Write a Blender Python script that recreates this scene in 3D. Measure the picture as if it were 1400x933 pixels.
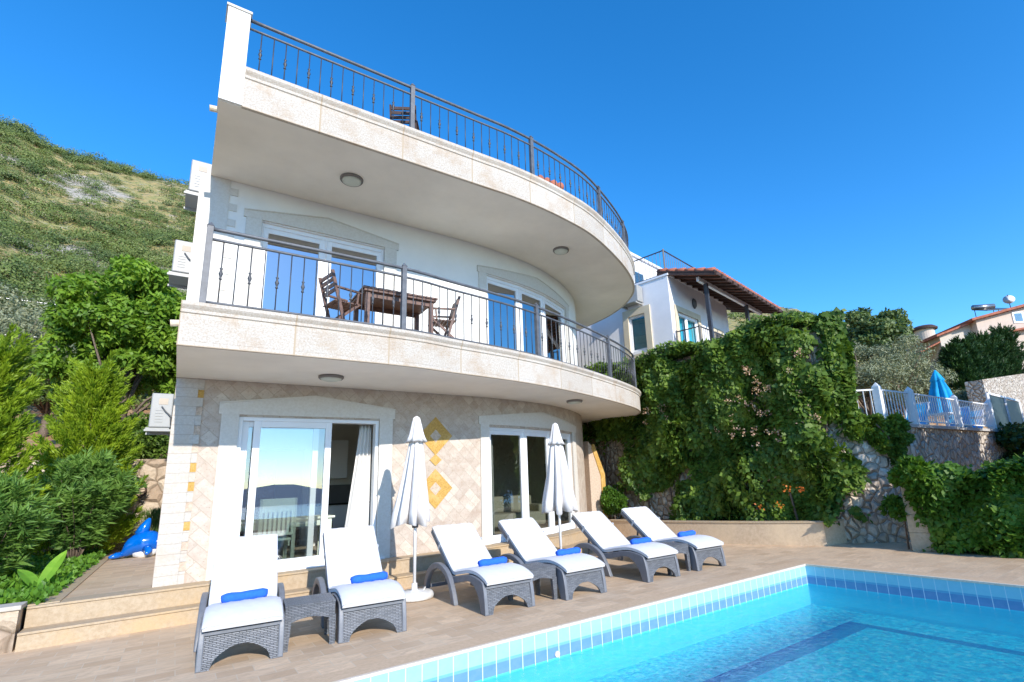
import bpy, math, random
import numpy as np
from math import radians as R, sin, cos, pi, sqrt, atan2
from mathutils import Vector, Matrix
random.seed(7); rng = np.random.default_rng(11)
scene = bpy.context.scene
for o in list(bpy.data.objects): bpy.data.objects.remove(o)
COL = scene.collection

# ------------------------------------------------------------------ camera
cam_d = bpy.data.cameras.new("camera"); cam = bpy.data.objects.new("camera", cam_d); COL.objects.link(cam)
cam_d.sensor_width = 36.0; cam_d.lens = 701.09/1400*36; cam_d.clip_end = 30000; cam_d.clip_start = .05
cam_d.shift_x = -(763.225-700)/1400; cam_d.shift_y = (499.466-466.5)/1400
yaw, pitch, roll = R(36.5378), R(12.8262), R(-2.8602)
fv = Vector((sin(yaw)*cos(pitch), cos(yaw)*cos(pitch), sin(pitch)))
r0 = Vector((cos(yaw), -sin(yaw), 0)); u0 = r0.cross(fv)
rv = cos(roll)*r0 + sin(roll)*u0; uv_ = -sin(roll)*r0 + cos(roll)*u0
cam.matrix_world = Matrix(((rv.x, uv_.x, -fv.x, 0), (rv.y, uv_.y, -fv.y, 0), (rv.z, uv_.z, -fv.z, 1.6), (0, 0, 0, 1)))
scene.camera = cam
# ------------------------------------------------------------------ sky and sun
SUN = Vector((0.03, 1.0, -0.5)).normalized()
w = bpy.data.worlds.new("World"); scene.world = w; w.use_nodes = True
nt = w.node_tree; nt.nodes.clear()
sk = nt.nodes.new('ShaderNodeTexSky'); sk.sky_type = 'NISHITA'; sk.sun_disc = False
sk.sun_elevation = R(26.6); sk.sun_rotation = R(180+1.7); sk.altitude = 300; sk.air_density = 1.0; sk.dust_density = 0.15; sk.ozone_density = 5.0
hs = nt.nodes.new('ShaderNodeHueSaturation'); hs.inputs['Saturation'].default_value = 1.25; hs.inputs['Value'].default_value = 1.0
bg = nt.nodes.new('ShaderNodeBackground'); bg.inputs[1].default_value = 0.145
wo = nt.nodes.new('ShaderNodeOutputWorld')
nt.links.new(sk.outputs[0], hs.inputs['Color']); nt.links.new(hs.outputs[0], bg.inputs[0]); nt.links.new(bg.outputs[0], wo.inputs[0])
sd = bpy.data.lights.new("sun", 'SUN'); sd.energy = 2.5; sd.angle = R(0.53); sd.color = (1, .935, .85)
sun = bpy.data.objects.new("sun", sd); COL.objects.link(sun)
sun.rotation_euler = SUN.to_track_quat('-Z', 'Y').to_euler()
scene.view_settings.view_transform = 'Standard'; scene.view_settings.look = 'None'
scene.view_settings.exposure = 1.15; scene.view_settings.gamma = 1
scene.cycles.max_bounces = 8; scene.cycles.transparent_max_bounces = 12; scene.cycles.caustics_reflective = False; scene.cycles.caustics_refractive = False
scene.cycles.sample_clamp_indirect = 6

# ------------------------------------------------------------------ materials
def nodes(name):
    m = bpy.data.materials.new(name); m.use_nodes = True; n = m.node_tree; b = n.nodes['Principled BSDF']; return m, n, b
def N(n, t, **kw):
    x = n.nodes.new(t)
    for k, v in kw.items():
        if k in x.inputs: x.inputs[k].default_value = v
        else: setattr(x, k, v)
    return x
def mixc(n, fac, a, b, mode='MIX'):
    x = n.nodes.new('ShaderNodeMix'); x.data_type = 'RGBA'; x.blend_type = mode
    for sock, v in ((0, fac), (6, a), (7, b)):
        if hasattr(v, 'links'): n.links.new(v, x.inputs[sock])
        else: x.inputs[sock].default_value = v if sock == 0 else (*v, 1)
    return x.outputs[2]
def ramp(n, src, stops):
    x = n.nodes.new('ShaderNodeValToRGB'); e = x.color_ramp.elements
    while len(e) < len(stops): e.new(.5)
    for i, (p, c) in enumerate(stops):
        e[i].position = p; e[i].color = (*c, 1) if hasattr(c, '__len__') else (c, c, c, 1)
    n.links.new(src, x.inputs[0]); return x.outputs[0]
def coord(n, kind='Object', scale=(1, 1, 1), rot=(0, 0, 0)):
    t = n.nodes.new('ShaderNodeTexCoord'); m = n.nodes.new('ShaderNodeMapping')
    m.inputs['Scale'].default_value = scale; m.inputs['Rotation'].default_value = rot
    n.links.new(t.outputs[kind], m.inputs[0]); return m.outputs[0]
def noise(n, co, scale, detail=4, rough=.6, dist=0):
    x = N(n, 'ShaderNodeTexNoise', Scale=scale, Detail=detail, Roughness=rough, Distortion=dist)
    n.links.new(co, x.inputs['Vector']); return x.outputs[0]
def bump(n, b, h, strength=.3, dist=.01, prev=None):
    x = N(n, 'ShaderNodeBump', Strength=strength, Distance=dist); n.links.new(h, x.inputs['Height'])
    if prev is not None: n.links.new(prev, x.inputs['Normal'])
    n.links.new(x.outputs[0], b.inputs['Normal']); return x.outputs[0]
def simple(name, col, rough=.6, var=.12, nscale=6, bs=0., bscale=60, metal=0, spec=.5, kind='Object'):
    m, n, b = nodes(name); co = coord(n, kind)
    f = noise(n, co, nscale)
    c = mixc(n, ramp(n, f, ((.3, 0), (.7, 1))), tuple(x*(1-var) for x in col), tuple(min(1, x*(1+var)) for x in col))
    n.links.new(c, b.inputs['Base Color']); b.inputs['Roughness'].default_value = rough; b.inputs['Metallic'].default_value = metal
    b.inputs['Specular IOR Level'].default_value = spec
    if bs: bump(n, b, noise(n, co, bscale, 3), bs, .01)
    return m
def brick(n, co, bw, bh, mortar, off=.5, c1=(0, 0, 0), c2=(1, 1, 1), cm=(.5, .5, .5), bias=0, smooth=.1):
    x = N(n, 'ShaderNodeTexBrick'); x.offset = off; x.squash = 1
    for k, v in (('Scale', 1), ('Brick Width', bw), ('Row Height', bh), ('Mortar Size', mortar), ('Mortar Smooth', smooth), ('Bias', bias)): x.inputs[k].default_value = v
    x.inputs['Color1'].default_value = (*c1, 1); x.inputs['Color2'].default_value = (*c2, 1); x.inputs['Mortar'].default_value = (*cm, 1)
    n.links.new(co, x.inputs['Vector']); return x
def stone_mat(name, base, dark, stain=None, pit=1., scale=1., kind='Object', rough=.75):
    m, n, b = nodes(name); co = coord(n, kind)
    f = noise(n, co, 2.2*scale, 5, .65); g = noise(n, co, 26*scale, 4, .7); h = noise(n, co, 90*scale, 2, .6)
    c = mixc(n, ramp(n, g, ((.35, 0), (.62, 1))), dark, base)
    if stain: c = mixc(n, ramp(n, f, ((.50, 0), (.68, .75))), c, stain)
    c = mixc(n, ramp(n, h, ((.62, 0), (.70, .55*pit))), c, tuple(x*.55 for x in dark))
    n.links.new(c, b.inputs['Base Color']); b.inputs['Roughness'].default_value = rough
    a = N(n, 'ShaderNodeMath', operation='ADD'); n.links.new(g, a.inputs[0]); n.links.new(h, a.inputs[1])
    bump(n, b, a.outputs[0], .35*pit, .012); return m
M = {}
M['limestone'] = stone_mat('limestone', (.80, .72, .58), (.64, .52, .37), (.60, .44, .27), .9)
def fascia_mat():
    m, n, b = nodes('limestone_fascia'); co = coord(n, 'UV')
    br = brick(n, co, 1.28, 5.0, .012, 0, (.0, .0, .0), (1, 1, 1), (.5, .5, .5), 0)
    f = noise(n, co, 2.0, 5, .7); g = noise(n, co, 42, 4, .8); h = noise(n, co, 120, 2, .6)
    c = mixc(n, ramp(n, g, ((.40, 0), (.56, 1))), (.47, .40, .32), (.60, .56, .50))
    c = mixc(n, ramp(n, f, ((.48, 0), (.68, .7))), c, (.44, .32, .21))
    c = mixc(n, .18, c, br.outputs['Color'], 'SOFT_LIGHT')
    c = mixc(n, ramp(n, h, ((.60, 0), (.68, .5))), c, (.36, .27, .18))
    c = mixc(n, br.outputs['Fac'], c, (.42, .33, .23))
    n.links.new(c, b.inputs['Base Color']); b.inputs['Roughness'].default_value = .8
    # chiselled border: a smooth margin round each slab with a hammered field
    sx = n.nodes.new('ShaderNodeSeparateXYZ'); n.links.new(co, sx.inputs[0])
    p = N(n, 'ShaderNodeMath', operation='PINGPONG'); p.inputs[1].default_value = .64; n.links.new(sx.outputs[0], p.inputs[0])
    gt = N(n, 'ShaderNodeMath', operation='GREATER_THAN'); gt.inputs[1].default_value = .05; n.links.new(p.outputs[0], gt.inputs[0])
    v1 = N(n, 'ShaderNodeMath', operation='GREATER_THAN'); v1.inputs[1].default_value = .06; n.links.new(sx.outputs[1], v1.inputs[0])
    v2 = N(n, 'ShaderNodeMath', operation='LESS_THAN'); v2.inputs[1].default_value = .36; n.links.new(sx.outputs[1], v2.inputs[0])
    q = N(n, 'ShaderNodeMath', operation='MULTIPLY'); n.links.new(v1.outputs[0], q.inputs[0]); n.links.new(v2.outputs[0], q.inputs[1])
    q2 = N(n, 'ShaderNodeMath', operation='MULTIPLY'); n.links.new(q.outputs[0], q2.inputs[0]); n.links.new(gt.outputs[0], q2.inputs[1])
    hh = N(n, 'ShaderNodeMath', operation='MULTIPLY_ADD'); n.links.new(g, hh.inputs[0]); n.links.new(q2.outputs[0], hh.inputs[1]); n.links.new(q2.outputs[0], hh.inputs[2])
    bump(n, b, hh.outputs[0], .7, .012); return m
M['fascia'] = fascia_mat()
M['stucco'] = simple('white_stucco', (.82, .81, .77), .9, .045, 1.6, .12, 120)
M['soffit'] = simple('painted_soffit', (.88, .84, .76), .9, .075, .9, .05, 60)
M['cream_trim'] = stone_mat('cream_trim', (.68, .65, .59), (.62, .58, .51), None, .35)
M['quoin'] = stone_mat('quoin_limestone', (.56, .525, .47), (.47, .43, .37), (.50, .42, .33), .5)
_n = M['quoin'].node_tree; _b = _n.nodes['Principled BSDF']; _old = _b.inputs['Base Color'].links[0].from_socket
_br = brick(_n, coord(_n, 'UV'), 9, .143, .004, 0); _n.links.new(mixc(_n, _br.outputs['Fac'], _old, (.38, .32, .26)), _b.inputs['Base Color'])
M['gold'] = stone_mat('gold_travertine', (.58, .36, .09), (.42, .23, .045), (.64, .45, .19), .6, 1.5)
M['tanstone'] = stone_mat('tan_travertine', (.60, .48, .37), (.45, .34, .25), None, 1)
def diag_mat():
    m, n, b = nodes('diagonal_travertine'); co = coord(n, 'UV', rot=(0, 0, R(45))); raw = coord(n, 'UV')
    br = brick(n, co, .34, .17, .0045, .5, (.0, .0, .0), (1, 1, 1), (.5, .5, .5))
    vo = N(n, 'ShaderNodeTexWhiteNoise'); vo.noise_dimensions = '2D'
    sn = N(n, 'ShaderNodeVectorMath', operation='SNAP'); sn.inputs[1].default_value = (.17, .17, 1); n.links.new(co, sn.inputs[0]); n.links.new(sn.outputs[0], vo.inputs['Vector'])
    g = noise(n, raw, 34, 4, .7); f = noise(n, raw, 7, 4, .6); h = noise(n, raw, 75, 2, .5)
    c = mixc(n, ramp(n, vo.outputs[0], ((0, 0), (1, 1))), (.40, .32, .26), (.62, .55, .46))
    c = mixc(n, .45, c, mixc(n, ramp(n, f, ((.35, 0), (.65, 1))), (.46, .35, .27), (.62, .56, .48)))
    c = mixc(n, ramp(n, g, ((.57, 0), (.68, .8))), c, (.28, .20, .14))
    c = mixc(n, ramp(n, h, ((.66, 0), (.72, .6))), c, (.25, .18, .13))
    c = mixc(n, br.outputs['Fac'], c, (.44, .36, .28))
    n.links.new(c, b.inputs['Base Color']); b.inputs['Roughness'].default_value = .7
    iv = N(n, 'ShaderNodeMath', operation='MULTIPLY_ADD'); iv.inputs[1].default_value = -1.5; n.links.new(br.outputs['Fac'], iv.inputs[0]); n.links.new(f, iv.inputs[2])
    bump(n, b, iv.outputs[0], .5, .008); return m
M['diag'] = diag_mat()
def deck_mat():
    m, n, b = nodes('deck_travertine'); co = coord(n, 'Object')
    br = brick(n, co, .305, .203, .004, .5, (0, 0, 0), (1, 1, 1), (.5, .5, .5))
    st = coord(n, 'Object', scale=(3.0, 7.5, 1)); f = noise(n, st, 1.5, 5, .7, 1.5); g = noise(n, co, 1.1, 3, .6); h = noise(n, coord(n, 'Object', scale=(14, 34, 1)), 1.6, 3, .7)
    c = mixc(n, ramp(n, br.outputs['Color'], ((0, 0), (1, 1))), (.56, .385, .235), (.76, .555, .36))
    c = mixc(n, ramp(n, f, ((.32, .65), (.6, 0))), c, (.42, .30, .20))
    c = mixc(n, ramp(n, g, ((.45, 0), (.7, .55))), c, (.60, .46, .32))
    c = mixc(n, ramp(n, h, ((.60, 0), (.70, .45))), c, (.66, .54, .41))
    c = mixc(n, br.outputs['Fac'], c, (.60, .49, .36))
    n.links.new(c, b.inputs['Base Color']); b.inputs['Roughness'].default_value = .62
    bump(n, b, f, .15, .006); return m
M['deck'] = deck_mat()
M['coping'] = stone_mat('coping_travertine', (.64, .46, .30), (.55, .395, .25), None, .35, .8)
M['coping_edge'] = stone_mat('coping_edge', (.78, .68, .56), (.66, .55, .42), None, .4)
M['step'] = stone_mat('step_travertine', (.48, .375, .255), (.40, .30, .19), (.52, .37, .20), .35, .8)
def rubble_mat(name, s=3.2, cols=((.66, .56, .43), (.46, .35, .24), (.74, .65, .52)), mortar=(.30, .245, .19), kind='Object'):
    m, n, b = nodes(name); co0 = coord(n, kind)
    nz = N(n, 'ShaderNodeTexNoise', Scale=3.0, Detail=2); n.links.new(co0, nz.inputs['Vector'])
    ad = N(n, 'ShaderNodeVectorMath', operation='MULTIPLY_ADD'); ad.inputs[1].default_value = (.16, .16, .16); n.links.new(nz.outputs[1], ad.inputs[0]); n.links.new(co0, ad.inputs[2]); co = ad.outputs[0]
    v = N(n, 'ShaderNodeTexVoronoi', Scale=s); n.links.new(co, v.inputs['Vector'])
    e = N(n, 'ShaderNodeTexVoronoi', Scale=s); e.feature = 'DISTANCE_TO_EDGE'; n.links.new(co, e.inputs['Vector'])
    sp = n.nodes.new('ShaderNodeSeparateColor'); n.links.new(v.outputs['Color'], sp.inputs[0])
    c = ramp(n, sp.outputs[0], ((0, cols[1]), (.45, cols[0]), (1, cols[2])))
    g = noise(n, co, 14, 4, .7); c = mixc(n, ramp(n, g, ((.35, .55), (.6, 0))), c, tuple(x*.6 for x in cols[0]))
    ef = ramp(n, e.outputs['Distance'], ((.0, 0), (.065, 1)))
    c = mixc(n, ef, mortar, c); n.links.new(c, b.inputs['Base Color']); b.inputs['Roughness'].default_value = .9
    hh = N(n, 'ShaderNodeMath', operation='MULTIPLY_ADD'); hh.inputs[1].default_value = .25; n.links.new(g, hh.inputs[0]); n.links.new(ramp(n, e.outputs['Distance'], ((0, 0), (.22, 1))), hh.inputs[2])
    bump(n, b, hh.outputs[0], 1, .07); return m
M['rubble'] = rubble_mat('rubble_wall', 4.6)
M['rubble_grey'] = rubble_mat('grey_rubble_wall', 4.6, ((.62, .54, .44), (.44, .35, .27), (.70, .63, .54)))
M['flagwall'] = rubble_mat('flagstone_wall', 2.6, ((.55, .43, .31), (.42, .31, .22), (.62, .52, .40)), (.25, .18, .12))
def tile_mat():
    m, n, b = nodes('pool_wall_tiles'); co = coord(n, 'UV')
    sx = n.nodes.new('ShaderNodeSeparateXYZ'); n.links.new(co, sx.inputs[0])
    c = ramp(n, sx.outputs[1], ((.0, (.03, .68, .86)), (.60, (.08, .25, .50)), (.753, (.12, .42, .62)), (.79, (.30, .66, .76))))
    n.nodes[-1].color_ramp.interpolation = 'CONSTANT' if False else 'LINEAR'
    x = [q for q in n.nodes if q.bl_idname == 'ShaderNodeValToRGB'][-1]; x.color_ramp.interpolation = 'CONSTANT'
    # vertical grout every 0.125 m
    p = N(n, 'ShaderNodeMath', operation='PINGPONG'); p.inputs[1].default_value = .08; n.links.new(sx.outputs[0], p.inputs[0])
    lt = N(n, 'ShaderNodeMath', operation='LESS_THAN'); lt.inputs[1].default_value = .0042; n.links.new(p.outputs[0], lt.inputs[0])
    c = mixc(n, .16, c, mixc(n, noise(n, co, 9, 3), (.2, .4, .5), (.9, .95, 1)))
    ab = N(n, 'ShaderNodeMath', operation='GREATER_THAN'); ab.inputs[1].default_value = .58; n.links.new(sx.outputs[1], ab.inputs[0])
    la = N(n, 'ShaderNodeMath', operation='MULTIPLY'); n.links.new(lt.outputs[0], la.inputs[0]); n.links.new(ab.outputs[0], la.inputs[1])
    c = mixc(n, la.outputs[0], c, (.72, .82, .86))
    n.links.new(c, b.inputs['Base Color']); b.inputs['Roughness'].default_value = .15
    return m
M['pooltile'] = tile_mat()
def poolfloor_mat():
    m, n, b = nodes('pool_mosaic'); co = coord(n, 'Object')
    f = noise(n, co, 26, 3, .7); v = N(n, 'ShaderNodeTexVoronoi', Scale=7); v.feature = 'DISTANCE_TO_EDGE'; n.links.new(co, v.inputs['Vector'])
    c = mixc(n, ramp(n, f, ((.38, 0), (.62, 1))), (.0, .60, .80), (.08, .98, 1.0))  # mosaic blues; their fine light-dark contrast also paints in the water's sparkle
    sn = N(n, 'ShaderNodeVectorMath', operation='SNAP'); sn.inputs[1].default_value = (.05, .05, 1); n.links.new(co, sn.inputs[0]); wn = N(n, 'ShaderNodeTexWhiteNoise'); wn.noise_dimensions = '2D'; n.links.new(sn.outputs[0], wn.inputs['Vector'])
    c = mixc(n, ramp(n, wn.outputs[0], ((.0, .9), (.35, .25), (.6, 0))), c, (.0, .34, .62)); c = mixc(n, ramp(n, wn.outputs[0], ((.80, 0), (1, .7))), c, (.45, 1.0, 1.0))
    n.links.new(c, b.inputs['Base Color']); b.inputs['Roughness'].default_value = .5; return m
M['poolfloor'] = poolfloor_mat()
M['lane'] = simple('dark_blue_mosaic', (.005, .06, .34), .5, .25, 40)
def schlick(n, f0, normal=None, k=1):
    # same value from both sides of the surface
    lw = n.nodes.new('ShaderNodeLayerWeight'); lw.inputs['Blend'].default_value = .5
    if normal is not None: n.links.new(normal, lw.inputs['Normal'])
    p = N(n, 'ShaderNodeMath', operation='POWER'); p.inputs[1].default_value = 5; n.links.new(lw.outputs['Facing'], p.inputs[0])
    q = N(n, 'ShaderNodeMath', operation='MULTIPLY_ADD'); q.inputs[1].default_value = k*(1-f0); q.inputs[2].default_value = f0; n.links.new(p.outputs[0], q.inputs[0]); return q.outputs[0]
def water_mat():
    m = bpy.data.materials.new('pool_water'); m.use_nodes = True; n = m.node_tree; n.nodes.clear()
    out = n.nodes.new('ShaderNodeOutputMaterial'); co = coord(n, 'Object', scale=(1, 1, 1))
    b1 = N(n, 'ShaderNodeBump', Strength=1, Distance=.05); n.links.new(noise(n, co, 8.5, 4, .66, 1.4), b1.inputs['Height'])
    tr = n.nodes.new('ShaderNodeBsdfTransparent'); tr.inputs[0].default_value = (.9, 1, 1, 1)
    rf = n.nodes.new('ShaderNodeBsdfRefraction'); rf.inputs['Color'].default_value = (.9, 1, 1, 1); rf.inputs['IOR'].default_value = 1.12; rf.inputs['Roughness'].default_value = 0; n.links.new(b1.outputs[0], rf.inputs['Normal'])
    mx = n.nodes.new('ShaderNodeMixShader'); mx.inputs[0].default_value = .38
    n.links.new(tr.outputs[0], mx.inputs[1]); n.links.new(rf.outputs[0], mx.inputs[2])
    gl = n.nodes.new('ShaderNodeBsdfGlossy'); gl.inputs['Roughness'].default_value = .03; gl.inputs['Color'].default_value = (1, 1, 1, 1); n.links.new(b1.outputs[0], gl.inputs['Normal'])
    fr = schlick(n, .02, b1.outputs[0], .9)
    m2 = n.nodes.new('ShaderNodeMixShader'); n.links.new(fr, m2.inputs[0]); n.links.new(mx.outputs[0], m2.inputs[1]); n.links.new(gl.outputs[0], m2.inputs[2])
    n.links.new(m2.outputs[0], out.inputs[0]); return m
M['water'] = water_mat()
def glass_mat(name, refl, tint):
    m = bpy.data.materials.new(name); m.use_nodes = True; n = m.node_tree; n.nodes.clear()
    out = n.nodes.new('ShaderNodeOutputMaterial')
    tr = n.nodes.new('ShaderNodeBsdfTransparent'); tr.inputs[0].default_value = (*tint, 1)
    gl = n.nodes.new('ShaderNodeBsdfGlossy'); gl.inputs['Roughness'].default_value = .0; gl.inputs['Color'].default_value = (.92, .97, 1, 1)
    mx = n.nodes.new('ShaderNodeMixShader'); n.links.new(schlick(n, refl), mx.inputs[0]); n.links.new(tr.outputs[0], mx.inputs[1]); n.links.new(gl.outputs[0], mx.inputs[2])
    n.links.new(mx.outputs[0], out.inputs[0]); return m
M['glass_hi'] = glass_mat('coated_glass', .24, (.80, .84, .80)); M['glass_lo'] = glass_mat('clear_glass', .07, (.85, .88, .86)); M['glass_mid'] = glass_mat('tinted_glass', .20, (.55, .6, .58)); M['glass_up'] = glass_mat('blue_coated_glass', .40, (.35, .40, .42))
M['pvc'] = simple('white_upvc', (.84, .85, .86), .35, .02, 3)
M['iron'] = simple('grey_painted_iron', (.10, .107, .12), .5, .3, 9, .15, 80, 0, .5)
M['baluster_iron'] = simple('dark_baluster_iron', (.05, .053, .06), .45, .3, 9)
M['seam'] = simple('cushion_piping', (.50, .50, .51), .8, .05, 9)
M['black_iron'] = simple('black_iron', (.04, .042, .05), .5, .3, 9)
M['ac'] = simple('cream_metal', (.34, .34, .325), .45, .05, 3)
M['ac_dark'] = simple('dark_grille', (.10, .10, .10), .6, .1, 3)
def wicker_mat():
    m, n, b = nodes('wicker_resin'); co = coord(n, 'UV')
    br = brick(n, co, .062, .0155, .003, .5, (.12, .13, .145), (.20, .21, .23), (.04, .043, .05), 0, .9)
    n.links.new(br.outputs['Color'], b.inputs['Base Color']); b.inputs['Roughness'].default_value = .5
    iv = N(n, 'ShaderNodeMath', operation='SUBTRACT'); iv.inputs[0].default_value = 1; n.links.new(br.outputs['Fac'], iv.inputs[1])
    bump(n, b, iv.outputs[0], .9, .006); return m
M['wicker'] = wicker_mat()
M['resin'] = simple('grey_resin', (.16, .17, .19), .45, .12, 12, .1, 90)
M['cushion'] = simple('white_cushion_fabric', (.67, .665, .675), .9, .03, 4, .6, 9)
M['canvas'] = simple('offwhite_canvas', (.70, .67, .645), .85, .05, 5, .15, 40)
M['towel'] = simple('blue_towelling', (.02, .14, .72), .95, .12, 30, .6, 160)
M['baseplastic'] = stone_mat('weathered_white_base', (.78, .78, .76), (.66, .66, .65), (.5, .49, .47), .5)
M['whitepaint'] = simple('white_paint', (.80, .80, .80), .5, .03, 4)
M['wood'] = simple('brown_teak', (.15, .085, .065), .6, .3, 14, .2, 50)
M['tan'] = simple('tan_surface', (.50, .42, .33), .8, .06, 3)
M['inwall'] = simple('indoor_wall', (.76, .71, .62), .9, .02, 2)
M['infloor'] = simple('indoor_floor', (.60, .50, .38), .4, .1, 3)
M['greenwhite'] = simple('pale_green_paint', (.66, .74, .66), .5, .03, 3)
M['dark'] = simple('dark_gloss', (.02, .02, .02), .2, .1, 3)
M['steel'] = simple('brushed_steel', (.35, .35, .35), .3, .1, 3, metal=.8)
M['curtain'] = simple('curtain_cloth', (.70, .68, .64), .9, .03, 3)
M['sofa'] = simple('cream_upholstery', (.55, .50, .40), .9, .04, 3)
M['rooftile'] = simple('terracotta_tile', (.38, .12, .065), .8, .35, 5, .3, 30)
M['darkwood'] = simple('dark_timber', (.065, .034, .024), .7, .3, 9, .2, 40)
M['bluecanvas'] = simple('turquoise_canvas', (.0, .36, .70), .8, .12, 5)
M['teal'] = simple('turquoise_curtain', (.03, .48, .60), .8, .12, 7)
M['neigh'] = simple('neighbour_stucco', (.78, .77, .78), .9, .03, 3, .1, 80)
M['peach'] = simple('peach_stucco', (.62, .50, .41), .9, .05, 3)
M['beige_st'] = simple('beige_stucco', (.58, .52, .44), .9, .05, 3)
M['lampglass'] = simple('frosted_lamp_glass', (.62, .66, .58), .3, .03, 3)
M['lampring'] = simple('lamp_ring', (.20, .18, .16), .4, .1, 3)
M['inflatable'] = simple('blue_vinyl', (.0, .13, .58), .12, .15, 3, spec=.8); M['inflatable_white'] = simple('white_vinyl', (.75, .80, .85), .15, .04, 3)
M['bark'] = stone_mat('tree_bark', (.20, .15, .11), (.10, .07, .05), None, 1)
def leaf_mat(name, a, b2, c3=None, trans=.35, rough=.5, ns=1.6):
    m = bpy.data.materials.new(name); m.use_nodes = True; n = m.node_tree; b = n.nodes['Principled BSDF']
    g = n.nodes.new('ShaderNodeNewGeometry')
    col = ramp(n, g.outputs['Random Per Island'], ((0, a), (.55, b2), (1, c3 or b2)))
    nv = ramp(n, noise(n, coord(n, 'Object'), ns, 3, .6), ((.38, 0), (.62, 1))); rgb = lambda k, q: tuple(min(1, x*k*y) for x, y in zip(b2, q))
    col = mixc(n, .55, col, mixc(n, nv, rgb(.75, (.85, 1, .9)), rgb(1.75, (1.2, 1, .8))))
    n.links.new(col, b.inputs['Base Color']); b.inputs['Roughness'].default_value = rough; b.inputs['Specular IOR Level'].default_value = .35
    t = n.nodes.new('ShaderNodeBsdfTranslucent'); n.links.new(mixc(n, 1, col, (1.0, 1.0, .45), 'MULTIPLY'), t.inputs[0])
    mx = n.nodes.new('ShaderNodeMixShader'); mx.inputs[0].default_value = trans
    n.links.new(b.outputs[0], mx.inputs[1]); n.links.new(t.outputs[0], mx.inputs[2]); n.links.new(mx.outputs[0], n.nodes['Material Output'].inputs[0]); return m
M['lf_bright'] = leaf_mat('bright_leaves', (.08, .16, .015), (.16, .30, .03), (.32, .46, .06), .42)
M['lf_gold'] = leaf_mat('golden_conifer_foliage', (.12, .20, .012), (.21, .33, .02), (.34, .46, .04))
M['lf_ole'] = leaf_mat('oleander_leaves', (.07, .15, .03), (.13, .26, .055), (.25, .40, .11))
M['lf_ivy'] = leaf_mat('climber_leaves', (.05, .10, .018), (.10, .185, .028), (.25, .34, .06))
M['lf_hedge'] = leaf_mat('hedge_leaves', (.04, .10, .012), (.08, .18, .02), (.18, .28, .035))
M['lf_olive'] = leaf_mat('olive_leaves', (.12, .145, .08), (.21, .24, .15), (.34, .37, .26), .2)
M['lf_dark'] = leaf_mat('dark_conifer_foliage', (.015, .04, .012), (.03, .075, .02), (.05, .11, .03), .15)
M['lf_mid'] = leaf_mat('midgreen_leaves', (.06, .10, .035), (.12, .18, .06), (.24, .30, .13))
M['lf_scrub'] = leaf_mat('scrub_leaves', (.05, .09, .02), (.105, .155, .04), (.24, .26, .09), .15, .5, .16)
M['lf_cover'] = leaf_mat('ground_cover_leaves', (.05, .13, .015), (.10, .24, .025), (.18, .36, .04))
M['lf_rose'] = leaf_mat('rosemary_leaves', (.10, .16, .05), (.17, .26, .08), (.26, .36, .14))
M['lf_banana'] = leaf_mat('broad_leaves', (.16, .36, .03), (.22, .46, .05), (.3, .5, .06), .45)
M['fl_pink'] = leaf_mat('pink_blossom', (.55, .25, .22), (.68, .42, .34), (.75, .60, .42))
M['fl_orange'] = leaf_mat('orange_blossom', (.70, .10, .02), (.75, .20, .04), (.75, .32, .08))

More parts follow.
